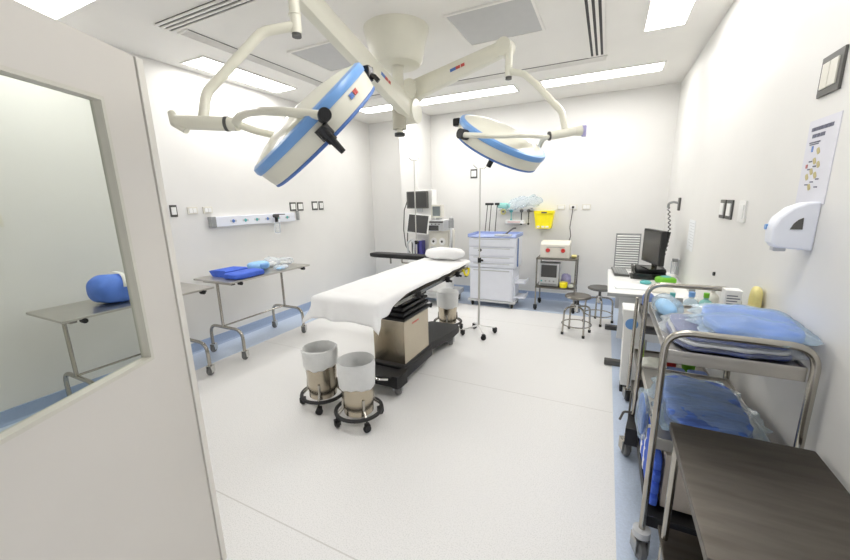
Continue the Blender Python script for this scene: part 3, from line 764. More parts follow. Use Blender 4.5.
MB().tube([(-2.06, 5.10, .75), (-2.06, 5.10, 1.30)], .018).ball((-2.06, 5.10, 1.31), .035).box(-2.09, -2.03, 5.06, 5.14, 1.18, 1.30, .01).build('breathing_arm', 'grey', t)
MB().tube([(-2.05, 5.08, 1.2), (-2.02, 5.0, 1.05), (-2.04, 4.98, .85), (-2.10, 5.0, .78)], .014, fil=.08).build('hose', 'lgrey', t)
MB().tube([(-2.78, 5.14, 1.66), (-2.86, 5.12, 1.45), (-2.86, 5.08, 1.15), (-2.80, 5.02, .9), (-2.70, 4.98, .80)], .008, fil=.12).build('cable', 'dgrey', t)
MB().tube([(-2.77, 5.14, 1.35), (-2.80, 5.1, 1.1), (-2.76, 5.0, .9), (-2.73, 4.96, .755)], .008, fil=.12).build('cable', 'dgrey', t)
MB().tube([(-2.72, 4.965, .76), (-2.74, 4.96, .95), (-2.66, 4.96, 1.02), (-2.62, 4.96, .95), (-2.63, 4.96, .77)], .016, fil=.06).build('breathing_tube', 'lgrey', t)

# ------------------------------------------------------------------ drug cart
t = thing('drug_cart', 'pale blue-white medical drawer cart against the back wall', 'medical cart', (-1.46, 5.38, 0))
x0, x1, y0, y1 = -1.815, -1.115, 5.17, 5.62
MB().box(x0 + .02, x1 - .03, y0 + .02, y1, .10, .60, .008).build('lower_body', 'white_cool', t)
MB().box(x0, x1, y0 + .02, y1, .60, 1.045, .008).build('upper_body', 'white_cool', t)
MB().box(x0 - .01, x1 + .01, y0, y1 + .01, .075, .11, .01).build('base', 'lgrey', t)
tr = MB(); tr.box(x0 - .01, x1 + .01, y0 - .005, y1 + .01, 1.045, 1.06, .004)
for a in ((x0 - .01, x0 + .005, y0 - .005, y1 + .01), (x1 - .005, x1 + .01, y0 - .005, y1 + .01), (x0, x1, y1 - .005, y1 + .01)): tr.box(a[0], a[1], a[2], a[3], 1.06, 1.095, .003)
tr.build('top_tray', 'tray_blue', t, label='blue rimmed top tray')
zs = [(.915, 1.04), (.78, .905), (.69, .77), (.61, .68)]
for i, (a, b_) in enumerate(zs):
    dr = MB().box(x0 + .012, x1 - .012, y0, y0 + .03, a, b_, .006).build('drawer', 'white_cool', t)
    MB().box(x0 + .08, x1 - .08, y0 - .010, y0 + .002, b_ - .022, b_ - .010, .003).build('handle', 'lgrey', dr)
dr = MB().box(x0 + .035, x1 - .045, y0, y0 + .03, .13, .595, .006).build('door', 'white_cool', t)
MB().box(x0 + .08, x1 - .08, y0 - .010, y0 + .002, .555, .57, .003).build('handle', 'lgrey', dr)
MB().cyl((-1.63, y0, .86), (-1.63, y0 - .02, .86), .022).build('lock', 'black', t)
MB().box(x1 + .0, x1 + .012, y0 + .12, y0 + .16, .62, 1.03, .003).build('side_strip', 'fold_blue', t)
sh_ = MB()
for z in (.15, .37): sh_.box(x1 - .02, x1 + .13, y0 + .10, y1 - .08, z, z + .02, .004).box(x1 + .12, x1 + .13, y0 + .10, y1 - .08, z + .02, z + .045)
sh_.box(x1 - .03, x1 - .015, y0 + .1, y1 - .08, .11, .45); sh_.build('side_shelf', 'white_cool', t)
for x in (x0 + .05, x1 - .05):
    for y in (y0 + .06, y1 - .05): caster(t, x, y, .038, .03, 'grey', 'black', .085, .5)
for i, (xb, xt, yb, yt, lb) in enumerate(((-1.80, -1.70, 5.66, 5.7, 'leftmost'), (-1.72, -1.64, 5.66, 5.7, 'middle'), (-1.62, -1.545, 5.66, 5.7, 'rightmost'))):
    q = thing('wall_rod', 'thin dark rod with black knob standing behind the cart, %s of the three' % lb, 'rod', (xb, yb, 0), 'thin rods behind the cart')
    MB().tube([(xb, yb, 0), (xt, yt + .05, 1.50)], .007, seg=8).build('shaft', 'dgrey', q)
    MB().box(xt - .035, xt + .035, yt + .03, yt + .07, 1.495, 1.53, .006).build('knob', 'black', q)
q = thing('suction_wand', 'dark angled tool lying on top of the drug cart', 'tool', (-1.26, 5.42, 1.06))
MB().tube([(-1.33, 5.38, 1.068), (-1.22, 5.46, 1.16), (-1.18, 5.47, 1.165)], .011, fil=.03).build('shaft', 'dgrey', q)
MB().box(-1.36, -1.28, 5.35, 5.41, 1.06, 1.085, .004).build('grip', 'black', q)
one('tray', MB().box(-1.44, -1.20, 5.22, 5.34, 1.061, 1.085, .006), 'lgrey', 'small pale tray on top of the drug cart', 'tray')

# ------------------------------------------------------------------ steel equipment stand with monitor and white box
t = thing('equipment_stand', 'small steel two-shelf wheeled stand beside the drug cart', 'trolley', (-.57, 5.48, 0))
x0, x1, y0, y1 = -.835, -.32, 5.29, 5.68
for x in (x0, x1):
    for y in (y0, y1):
        MB().tube([(x, y, .085), (x, y, .765)], .011).build('leg', 'steel', t)
        caster(t, x, y, .035, .028, 'black', 'black', .09, .3)
for z in (.355, .765):
    s = MB(); s.box(x0 - .012, x1 + .012, y0 - .012, y1 + .012, z - .022, z, .004); s.build('shelf', 'steel_dull', t)
t = thing('electrosurgery_box', 'white box with two red knobs on top of the steel stand', 'medical device', (-.63, 5.48, .766))
MB().prism([(5.33, .768), (5.34, .95), (5.40, .985), (5.62, .985), (5.62, .768)], -.80, -.415, 'x').build('housing', 'off', t)
for x in (-.70, -.50): MB().lathe([(.001, .022), (.022, .022), (.028, .004), (.03, 0)], (x, 5.334, .87), (0, -1, 0), 18).build('knob', 'red', t)
MB().box(-.72, -.48, 5.332, 5.339, .912, .918).build('panel_line', 'grey', t)
one('small_box', MB().soft((-.36, 5.46, .785), (.035, .05, .018), 0, 3, .002, 4), 'pale_yellow', 'small pale yellow box beside the white red-knobbed device', 'box')
t = thing('patient_monitor', 'grey patient monitor with dark screen on the lower shelf of the steel stand', 'monitor', (-.67, 5.42, .356))
MB().box(-.80, -.535, 5.32, 5.50, .358, .69, .015).build('housing', 'lgrey', t)
MB().box(-.775, -.565, 5.314, 5.322, .49, .665).build('screen', 'screen', t)
for k in range(4): MB().cyl((-.765 + k * .055, 5.32, .435), (-.765 + k * .055, 5.312, .435), .012, seg=12).build('button', 'teal' if k == 0 else 'grey', t)
MB().box(-.78, -.56, 5.314, 5.322, .375, .40).build('lower_strip', 'grey', t)
one('lilac_cloth', MB().soft((-.45, 5.50, .44), (.065, .10, .083), .2, 3, .022, 2.6, freq=12), 'lilac', 'crumpled lilac cloth on the lower shelf beside the monitor', 'cloth')
one('yellow_pot', MB().lathe([(.04, 0), (.052, .01), (.055, .075), (.05, .08)], (-.465, 5.315, .356), seg=20), 'yellow', 'small yellow pot on the lower shelf of the steel stand', 'pot')
one('gauze_roll', MB().soft((-.375, 5.34, .382), (.035, .04, .026), 0, 5, .004, 3), 'gauze', 'small white roll beside the yellow pot', 'gauze')

# ------------------------------------------------------------------ stools
def stool(x, y, label, seat_m, rz, zs):
    t = thing('stool', label, 'stool', (x, y, 0), 'steel wheeled stools')
    MB().lathe([(.0, zs), (.13, zs), (.145, zs + .008), (.147, zs + .02), (.135, zs + .032), (0, zs + .03)], (x, y, 0), seg=30).build('seat', seat_m, t)
    MB().cyl((x, y, .26), (x, y, zs), .016).build('screw_post', 'dgrey', t)
    MB().cyl((x, y, .27), (x, y, .36), .03).build('hub', 'chrome', t)
    for k in range(4):
        a = rz + k * pi / 2
        MB().tube([(x + .02 * cos(a), y + .02 * sin(a), .335), (x + .155 * cos(a), y + .155 * sin(a), .325), (x + .17 * cos(a), y + .17 * sin(a), .02)], .011, fil=.07, n=8).build('leg', 'steel', t)
        MB().cyl((x + .17 * cos(a), y + .17 * sin(a), 0), (x + .17 * cos(a), y + .17 * sin(a), .03), .016).build('rubber_foot', 'black', t)
    MB().torus((x, y, .12), .162, .007).build('foot_ring', 'steel', t)
    return t
stool(-.225, 4.50, 'round steel stool in front of the steel stand', 'steel_dull', .55, .44)
stool(.0, 5.02, 'steel stool with dark seat tucked beside the desk', 'dgrey', .2, .44)

# ------------------------------------------------------------------ desk
t = thing('desk', 'white desk along the right wall with grey panel and dark feet', 'desk', (.40, 4.25, 0))
MB().box(.065, XR - .005, 3.66, 4.86, .705, .735, .006).build('desktop', 'white', t)
MB().box(.062, XR - .005, 3.655, 3.665, .70, .73).build('edge_trim', 'grey', t)
MB().box(.17, XR - .02, 3.72, 3.745, .28, .705).build('side_panel', 'lgrey', t, label='grey side panel')
MB().box(.17, XR - .02, 4.78, 4.805, .28, .705).build('side_panel', 'lgrey', t, label='grey side panel')
for y in (3.73, 4.79):
    MB().box(.36, .42, y - .025, y + .025, .05, .30).build('leg', 'grey', t)
    MB().box(.085, .66, y - .035, y + .035, .004, .055, .008).build('foot', 'dgrey', t)
DZ = .7355
t = thing('keyboard', 'dark keyboard at the back of the white desk', 'keyboard', (.2, 4.6, DZ))
X = Matrix.Translation((.185, 4.64, DZ + .001)) @ Matrix.Rotation(rad(5), 4, 'Y') @ Matrix.Rotation(rad(4), 4, 'Z')
MB(X).box(-.075, .075, -.20, .20, .006, .026, .004).build('body', 'dgrey', t)
k_ = MB(X)
for i in range(5):
    for j in range(14): k_.box(-.066 + i * .027, -.044 + i * .027, -.192 + j * .0275, -.168 + j * .0275, .026, .030)
k_.build('keys', 'grey', t)
t = thing('document_printer', 'black flat printer under the screen on the white desk', 'printer', (.43, 4.5, DZ))
MB().box(.30, .60, 4.34, 4.70, DZ, .80, .01).build('body', 'black_gloss', t)
MB().box(.33, .60, 4.40, 4.70, .80, .835, .008).build('lid', 'black', t)
MB().box(.29, .31, 4.42, 4.62, .80, .86, .004).build('paper_guide', 'dgrey', t)
MB().box(.28, .32, 4.36, 4.62, DZ, .75, .003).build('output_tray', 'dgrey', t)
t = thing('computer_screen', 'black computer screen on the white desk facing into the room', 'computer screen', (.47, 4.47, .836))
X = Matrix.Translation((.465, 4.46, 1.06)) @ Matrix.Rotation(rad(18), 4, 'Z')
MB(X).box(-.02, .03, -.205, .205, -.165, .185, .008).build('housing', 'black', t)
MB(X).box(-.023, -.018, -.188, .188, -.145, .165).build('screen', 'screen', t)
MB(X).box(.02, .04, -.04, .04, -.23, .0).box(-.06, .10, -.11, .11, -.224, -.212, .004).build('stand', 'black_gloss', t)
t = thing('label_printer', 'lime green rounded device on the white desk', 'device', (.57, 4.2, DZ))
MB().soft((.575, 4.22, DZ + .035), (.085, .075, .035), .4, 3, .002, 3.4).build('body', 'green', t)
MB().soft((.575, 4.22, DZ + .065), (.045, .04, .012), .4, 3, .001, 3).build('top_pad', 'teal', t)
one('tape_dispenser', MB().lathe([(.03, 0), (.05, .006), (.05, .02), (.035, .032), (0, .034)], (.40, 4.14, DZ), seg=22), 'teal', 'small round teal dish on the desk in front of the printer', 'dish')
one('paper_stack', MB().box(.12, .39, 3.82, 4.02, DZ, DZ + .016, .002, Matrix.Rotation(.06, 3, 'Z')), 'paper', 'stack of white papers at the near end of the desk', 'papers')
one('notebook', MB().box(.42, .60, 3.76, 3.98, DZ, DZ + .02, .003), 'off', 'off-white notebook at the near corner of the desk', 'notebook')

# ------------------------------------------------------------------ slim white bin by the desk
t = thing('pedal_bin', 'tall slim white bin with blue badge beside the desk', 'bin', (.26, 3.24, 0))
MB().prism([(.205, .07), (.315, .07), (.325, .54), (.345, .62), (.345, .70), (.18, .70), (.18, .64), (.195, .56)], 3.19, 3.38, 'y').build('body', 'white', t)
MB().box(.175, .35, 3.18, 3.39, .70, .72, .008).build('lid', 'white', t)
MB().lathe([(.001, .004), (.045, .004), (.045, 0)], (.245, 3.19, .60), (0, -1, 0), 20).build('badge', 'blue_ring', t, label='round blue badge')
MB().box(.205, .225, 3.2, 3.27, .0, .07).box(.24, .29, 3.15, 3.21, .02, .035, .004).box(.21, .31, 3.29, 3.36, 0, .07).build('pedal_base', 'black', t)

# ------------------------------------------------------------------ supply trolleys on the right
def trolley_frame(root, x0, x1, y, zt, r=.0135, z0=.12):
    MB().tube([(x0, y, z0), (x0, y, zt), (x1, y, zt), (x1, y, z0)], r, fil=.085, seg=12, n=9).build('end_frame', 'steel', root)
def tray(root, x0, x1, y0, y1, z, m='steel_dull', name='shelf'):
    s = MB(); s.box(x0, x1, y0, y1, z - .012, z, .002)
    for a in ((x0, x1, y0, y0 + .006), (x0, x1, y1 - .006, y1), (x0, x0 + .006, y0, y1), (x1 - .006, x1, y0, y1)): s.box(a[0], a[1], a[2], a[3], z - .042, z + .012, .002)
    s.build(name, m, root)
t1 = thing('supply_trolley', 'three-shelf steel trolley with blue drape packs, standing behind the low steel table', 'trolley', (.46, 2.02, 0))
trolley_frame(t1, .245, .685, 1.625, 1.078); trolley_frame(t1, .245, .665, 2.40, 1.10)
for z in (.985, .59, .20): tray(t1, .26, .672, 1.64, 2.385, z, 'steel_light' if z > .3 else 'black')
for x, y in ((.245, 1.625), (.685, 1.625), (.215, 2.36), (.665, 2.40)): caster(t1, x, y, .048, .034, 'steel', 'caster', .14, .3)
MB().lathe([(.02, 0), (.036, .004), (.036, .035), (.02, .04)], (.245, 1.625, .115), seg=16).build('caster_collar', 'lgrey', t1)
MB().prism([(.195, 2.24), (.36, 2.24), (.36, 2.45), (.225, 2.45)], .145, .255).build('corner_bumper', 'black', t1, label='black corner bumper above the caster')
MB().tube([(.222, 2.415, .15), (.222, 2.415, .40)], .006, seg=8).tube([(.17, 2.38, .22), (.19, 2.40, .27), (.23, 2.41, .27)], .007, fil=.02, seg=8).build('brake_lever', 'dgrey', t1)

# packs on the top shelf
def drape_pack(name, x, y, z, sx, sy, sz, seed, layers, mo, label, rz=0, fl=.03, n=5, amp=.007):
    """folded drapes stacked in a loose clear wrap with a crimped flange all round"""
    q = thing(name, label, 'drape pack', (x, y, z))
    h = sz / len(layers)
    for i, m in enumerate(layers):
        zc = z + .004 + h * (2 * i + 1)
        MB().soft((x, y, zc), (sx * (1 - .03 * i), sy * (1 - .02 * i), h * 1.0), rz, seed, amp, n, cuts=15, freq=13).build('folded_drape', m, q)
    mb = MB().soft((x, y, z + .004 + sz), (sx, sy, sz), rz, seed, amp, n, cuts=19, freq=13, grow=.006, flange=fl, fjit=1.2, flat=False)
    for i, p in enumerate(mb.v): mb.v[i] = V((min(p.x, XR - .004), p.y, max(p.z, z + .001)))
    mb.build('plastic_wrap', mo, q)
    return q
S1 = .9865
drape_pack('drape_pack', .475, 1.86, S1, .185, .19, .028, 2, ['navy', 'lgrey', 'navy'], 'film', 'navy and grey pack in shiny clear wrap, under the blue pack on the trolley top', .02)
drape_pack('drape_pack', .56, 1.88, S1 + .066, .15, .20, .022, 5, ['blue_pack'], 'film_blue', 'bright blue pack in clear wrap, topmost on the supply trolley', -.12, .045, 4, .010)
b = MB(); b.soft((.315, 2.20, S1 + .045), (.055, .15, .045), .1, 8, .02, 2.6, cuts=11, freq=12)
q = thing('glove_bag', 'pale blue clear bag at the left edge of the trolley top', 'plastic bag', (.315, 2.20, S1)); b.build('bag', 'film_blue', q)
MB().soft((.315, 2.21, S1 + .035), (.04, .11, .032), .1, 9, .01, 2.6).build('contents', 'light_blue', q)
t = thing('carton', 'small white printed carton at the back of the trolley top by the wall', 'carton', (.60, 2.33, S1))
MB().box(.575, .645, 2.29, 2.36, S1, S1 + .13, .003).build('box', 'white', t)
mk = MB()
for k in range(6): mk.box(.583, .637 - .01 * (k % 2), 2.2888, 2.29, S1 + .03 + k * .014, S1 + .035 + k * .014)
mk.build('printing', 'ink', t)
b = MB().soft((.70, 2.30, S1 + .08), (.022, .05, .08), 0, 3, .006, 3)
one('yellow_bag', b, 'pale_yellow', 'pale yellow bag leaning on the right wall beside the white carton', 'plastic bag')
# mid shelf packs
drape_pack('drape_pack', .465, 1.94, .592, .155, .26, .036, 12, ['navy', 'mid_blue'], 'film_blue', 'streaky blue pack in loose clear wrap on the middle trolley shelf', -.04, .05, 4, .012)
q = thing('drape_bag', 'loose pale blue wrapped drape hanging off the left edge of the middle shelf', 'drape pack', (.23, 1.85, .5))
MB().soft((.222, 1.85, .585), (.020, .12, .105), 0, 31, .010, 2.8, cuts=11, freq=16, flat=False).build('wrap', 'film_blue', q)
MB().soft((.223, 1.86, .585), (.012, .095, .085), 0, 33, .008, 2.8, flat=False).build('folded_drape', 'mid_blue', q)
# lower shelf: blue bundles with white bands and a carton
q = one('carton', MB().box(.315, .64, 1.72, 2.2, .213, .48, .004), 'beige', 'beige carton on the bottom shelf of the supply trolley', 'carton')
for k in range(4):
    q = thing('cloth_bundle', 'white-banded blue cloth bundle on the bottom trolley shelf, %s of the stack' % ['bottom', 'second lowest', 'second highest', 'top'][k], 'cloth bundle', (.286, 1.95, .2125 + .062 * k), 'banded blue bundles on the bottom shelf')
    MB().soft((.286, 1.95, .2125 + .031 + .062 * k), (.022, .26, .030), 0, k, .003, 5, cuts=8).build('cloth', 'blue_cloth', q)
    for yy in (1.80, 1.97, 2.1): MB().box(.2625, .3095, yy - .018, yy + .018, .2135 + .062 * k, .2735 + .062 * k, .006).build('band', 'white', q)

# second trolley behind
t2 = thing('rear_trolley', 'steel trolley crowded with bottles and bowls between supply trolley and desk', 'trolley', (.47, 2.79, 0))
for x in (.255, .69):
    for y in (2.50, 3.07): MB().tube([(x, y, .12), (x, y, .84)], .0125).ball((x, y, .84), .0135).build('post', 'steel', t2)
for z in (.80, .44, .18): tray(t2, .27, .675, 2.515, 3.055, z)
for x in (.255, .69):
    for y in (2.50, 3.07): caster(t2, x, y, .045, .032, 'steel', 'black', .13, .2)
def bottle(x, y, z, h, r, m, cap, label):
    q = thing('bottle', label, 'bottle', (x, y, z), 'bottles on the rear trolley')
    MB().lathe([(r * .9, 0), (r, .005), (r, h * .66), (r * .8, h * .74), (r * .36, h * .80), (r * .36, h * .86)], (x, y, z), seg=18).build('body', m, q)
    MB().cyl((x, y, z + h * .86), (x, y, z + h), r * .42, seg=14).build('cap', cap, q)
bottle(.40, 2.60, .8125, .20, .035, 'clear', 'teal', 'clear bottle with teal cap, leftmost on the rear trolley')
bottle(.50, 2.62, .8125, .21, .04, 'clear_blue', 'blue_ring', 'pale blue bottle with blue cap on the rear trolley')
bottle(.58, 2.66, .8125, .20, .035, 'clear_teal', 'green', 'pale teal bottle with green cap on the rear trolley')
bottle(.53, 2.79, .8125, .19, .04, 'white', 'grey', 'white bottle with grey cap behind the clear bottles')
bottle(.64, 2.80, .8125, .22, .035, 'off', 'white', 'cream bottle nearest the wall on the rear trolley')
b = MB().soft((.37, 2.80, .85), (.075, .10, .038), .2, 6, .02, 2.6, freq=12); one('supply_bag', b, 'clear', 'clear plastic bag lying on the rear trolley top', 'plastic bag')
b = MB().soft((.315, 2.965, .865), (.035, .05, .052), .2, 6, .008, 2.6, freq=12); one('grey_pouch', b, 'fold_blue', 'small grey-blue pouch at the far left of the rear trolley top', 'pouch')
q = thing('gauze_bowl', 'steel bowl heaped with white gauze on the rear trolley middle shelf', 'bowl', (.345, 2.62, .453))
mb = MB(); mb.open = True; mb.lathe([(.0005, 0), (.03, .002), (.06, .03), (.072, .07), (.076, .072), (.068, .066), (.055, .032), (.0005, .01)], (.345, 2.62, .453), seg=26)
mb.build('bowl', 'steel', q)
MB().soft((.345, 2.62, .525), (.068, .068, .038), 0, 4, .012, 2.2, freq=14, flat=False).build('gauze', 'gauze', q, label='white gauze swabs')
one('lime_pack', MB().soft((.288, 2.80, .55), (.012, .09, .095), 0, 4, .006, 4), 'lime', 'lime green pack standing at the left of the rear trolley', 'pack')
for k, (x, lb) in enumerate(((.47, 'folded grey-blue cloth on the rear trolley middle shelf, left one'), (.585, 'folded grey-blue cloth on the rear trolley middle shelf, right one'))):
    one('folded_cloth', MB().soft((x, 2.60, .482), (.053, .07, .029), 0, k, .002, 6, cuts=6), 'fold_blue', lb, 'cloth', 'folded cloths on the rear trolley')
one('red_tub', MB().lathe([(.03, 0), (.035, .06), (.037, .065), (.0, .066)], (.46, 2.75, .453), seg=18), 'red', 'small red tub on the rear trolley middle shelf', 'tub')
one('green_tub', MB().lathe([(.035, 0), (.04, .07), (.042, .075), (.0, .076)], (.56, 2.76, .453), seg=18), 'green', 'small green tub on the rear trolley middle shelf', 'tub')
one('carton', MB().box(.36, .63, 2.56, 2.9, .193, .36, .004), 'pink', 'pinkish carton on the bottom shelf of the rear trolley', 'carton')

# low steel table in the foreground
t = thing('low_steel_table', 'dark stainless steel two-tier table in the right foreground', 'table', (.49, 1.28, 0))
x0, x1, y0, y1, z = .285, .708, .955, 1.575, .725
MB().box(x0, x1, y0, y1, z - .032, z, .004).build('tabletop', 'steel_dark', t)
for x in (x0 + .02, x1 - .02):
    for y in (y0 + .025, y1 - .075): MB().tube([(x, y, .09), (x, y, z - .02)], .0125).build('leg', 'steel', t)
MB().box(x0 + .005, x1 - .005, y0 + .01, y1 - .01, .232, .25, .003).build('lower_shelf', 'steel_dark', t)
for x in (x0 + .02, x1 - .02):
    for y in (y0 + .025, y1 - .075): caster(t, x, y, .038, .03, 'steel', 'caster', .1, .2)

# ------------------------------------------------------------------ surgical lights
t = thing('surgical_light', 'ceiling mounted pair of cream surgical lights with blue rings on jointed arms', 'surgical light', (-1.66, 2.94, 2.2))
mx, my = -1.66, 2.94
MB().lathe([(.268, 2.97), (.266, 2.95), (.245, 2.88), (.208, 2.72), (.186, 2.70), (.06, 2.695), (.001, 2.695)], (mx, my, 0), seg=48).build('ceiling_canopy', 'cream', t)
MB().cyl((mx, my, 2.40), (mx, my, 2.72), .048, seg=24).torus((mx, my, 2.69), .05, .006).build('post', 'cream', t)
MB().cyl((mx, my, 2.20), (mx, my, 2.40), .058, seg=24).cyl((mx, my, 2.395), (mx, my, 2.405), .06, seg=24).build('hub', 'cream_dark', t)
MB().cyl((mx, my, 2.145), (mx, my, 2.17), .045, seg=20).build('hub_cap', 'black', t)
MB().cyl((mx, my, 2.165), (mx, my, 2.21), .028, seg=20).build('hub_stem', 'cream', t)
RIGHT = V((.89884, .43769, -.02285)); UP = V((-.07352, .20196, .97663)); FWD = V((-.43207, .87615, -.21371)); EYE = V((0, 0, 1.6))
def at(u, v, dist):
    """a world point on the sight line through a measured photo position, at a measured distance"""
    x = (u - 425) / 366; y = -(v - 280) / 366
    return EYE + (FWD + RIGHT * x + UP * y) * dist
def arm(p, q, w0, w1, h0, h1, m='cream', name='spring_arm'):
    p = V(p); q = V(q); dirv = (q - p).normalized(); sidev = dirv.cross(V((0, 0, 1))).normalized(); upv = sidev.cross(dirv)
    vs = []; n = 14
    for i in range(n + 1):
        s_ = i / n; c = p.lerp(q, s_); w = w0 + (w1 - w0) * s_; h = h0 + (h1 - h0) * s_
        for k in range(12):
            a = 2 * pi * k / 12
            cx = abs(cos(a)) ** .6 * (1 if cos(a) > 0 else -1); sy = abs(sin(a)) ** .6 * (1 if sin(a) > 0 else -1)
            vs.append(c + sidev * w * cx + upv * h * sy)
    fs = [[i * 12 + k, i * 12 + (k + 1) % 12, (i + 1) * 12 + (k + 1) % 12, (i + 1) * 12 + k] for i in range(n) for k in range(12)]
    fs.append(list(range(12))[::-1]); fs.append([n * 12 + k for k in range(12)])
    return MB().add(vs, fs), sidev, upv, dirv
def head(C, n, e1, R, sub_):
    """lamp head: n = direction it shines, e1 = in-plane axis"""
    n = V(n).normalized(); e1 = V(e1); e1 = (e1 - n * e1.dot(n)).normalized(); e2 = n.cross(e1)
    X = Matrix(((e1.x, e2.x, -n.x, C.x), (e1.y, e2.y, -n.y, C.y), (e1.z, e2.z, -n.z, C.z), (0, 0, 0, 1)))
    # profile along +z (back of the lamp)
    h = MB(X); h.lathe([(.0, .105), (R * .35, .10), (R * .7, .083), (R * .93, .06), (R * .985, .05), (R * .985, .025), (R * .97, -.02), (R * .955, -.045), (R * .91, -.045), (R * .90, -.03), (0, -.03)], seg=56)
    o = h.build(sub_, 'cream', t)
    MB(X).lathe([(R * .955, .060), (R * 1.0, .052), (R * 1.01, .034), (R * .995, .020), (R * .96, .020), (R * .94, .060)], seg=56).build('blue_band', 'blue_ring', o, label='blue band around the lamp head')
    MB(X).torus((0, 0, -.052), R * .935, .007, seg=56).build('front_rim', 'blueprint', o)
    MB(X).lathe([(R * .905, -.034), (R * .905, -.04), (R * .3, -.046), (.0, -.047)], seg=48).build('front_glass', 'lamp_glass', o)
    return o, X
# near (left) lamp
s_ = at(410, 112, 3.2); e_ = at(296, -12, 1.95)
mb, sv, uv_, dv = arm(s_, e_, .055, .048, .085, .070); ao = mb.build('spring_arm', 'cream', t)
side = -sv if (-sv).dot(FWD) < 0 else sv
def decal(a, frac, parent):
    p0, sd, uu, dd, wd, flip = a
    for (o0, o1, m) in ((-.075, -.02, 'blueprint'), (-.02, .02, 'redprint'), (.028, .062, 'redprint')):
        c = p0 + dd * frac
        vs = []
        for s2 in (o0, o1):
            for q2 in (-.011, .011):
                for off in (wd, wd + .002): vs.append(c + dd * s2 * flip + uu * q2 + sd * off)
        MB().add(vs, [[0, 1, 3, 2], [4, 6, 7, 5], [0, 4, 5, 1], [2, 3, 7, 6], [0, 2, 6, 4], [1, 5, 7, 3]]).build('logo', m, parent)
decal((V(s_), side, uv_, dv, .0515, -1), .50, ao)
MB().cyl(V(s_) - side * .07, V(s_) + side * .07, .10, seg=28).build('arm_knuckle', 'cream', t)
D1 = 1.58
el = at(294, 4, 1.72)
MB().cyl(el + V((0, 0, .10)), el + V((0, 0, -.125)), .026, seg=18).torus(el + V((0, 0, -.045)), .027, .003).build('swivel', 'cream', t)
MB().cyl(el + V((0, 0, -.125)), el + V((0, 0, -.14)), .022, seg=18).build('swivel_cap', 'dgrey', t)
MB().tube([e_, e_.lerp(el + V((0, 0, .07)), .6), el + V((0, 0, .07))], .034, fil=.03).build('arm_link', 'cream', t)
MB().tube([el + V((0, 0, -.09)), at(262, 32, 1.70), at(206, 93, 1.62), at(203, 122, 1.60)], .0215, fil=.11, n=8, seg=14).build('goose_neck', 'cream', t)
ya = at(178, 122, 1.60); yb = at(227, 124, 1.59)
MB().tube([ya, yb], .030, seg=16).build('yoke_body', 'cream', t)
MB().tube([at(226, 124, 1.59), at(229, 124, 1.59)], .0315, seg=16).build('yoke_ring', 'dgrey', t)
MB().tube([at(229, 124, 1.59), at(238, 124.5, 1.585)], .028, seg=16).build('yoke_collar', 'cream', t)
MB().tube([at(171, 112, 1.60), at(176, 122, 1.60), at(187, 131, 1.60)], [.014, .026, .014], seg=12).build('end_paddle', 'cream', t)
Cc = at(315, 127, D1)
def view_axes(C):
    f = (C - EYE).normalized(); r = (RIGHT - f * RIGHT.dot(f)).normalized(); return r, r.cross(f), f
r_, u_, f_ = view_axes(Cc)
nL = r_ * .66 - u_ * .745 + f_ * .045
hd, XH = head(Cc, nL, r_ * .73 + u_ * .66, .315, 'lamp_head')
pn = at(322, 114, 1.285)
e2 = (XH.to_3x3() @ V((0, 1, 0))); 
e1L = XH.to_3x3() @ V((1, 0, 0))
near = Cc + (e2 if e2.dot(f_) < 0 else -e2) * .335 - nL.normalized() * .02 + e1L * .05
far = Cc - (e2 if e2.dot(f_) < 0 else -e2) * .335 - nL.normalized() * .015 - e1L * .05
hub1 = at(237, 124, 1.585)
MB().tube([hub1, at(236, 121, 1.56), at(240, 116, 1.52), at(248, 112.5, 1.47), at(262, 111, 1.40), at(284, 111.5, 1.33), near], .0165, fil=.03, n=8, seg=12).build('yoke_arm', 'cream', t)
MB().tube([hub1, at(256, 131, 1.66), at(285, 138, 1.8), far - RIGHT * .10, far], .0165, fil=.10, n=8, seg=12).build('yoke_arm', 'cream', t)
pv = (near - Cc).normalized()
MB().cyl(near - pv * .03, near + pv * .028, .023, seg=20).build('pivot_knob', 'black', t)
MB().cyl(far - pv * .0, far + pv * .03, .030, seg=20).build('pivot_knob', 'black', t)
nn = nL.normalized()
c0 = Cc + pv * .32 + nn * .015 - e1L * .035
MB().tube([c0, c0 + nn * .045, c0 + nn * .047, c0 + nn * .065, c0 + nn * .067, c0 + nn * .115], [.028, .028, .020, .020, .014, .011], seg=16).build('sterile_handle', 'black_gloss', hd)
tip = Cc + (XH.to_3x3() @ V((1, 0, 0))) * .315
MB(Matrix.Translation(tip)).box(-.022, .022, -.022, .022, -.028, .028, .006).tube([(0, 0, 0), (.03, .012, -.012), (.045, .02, -.03)], .010, fil=.01).build('side_grip', 'black_gloss', hd)
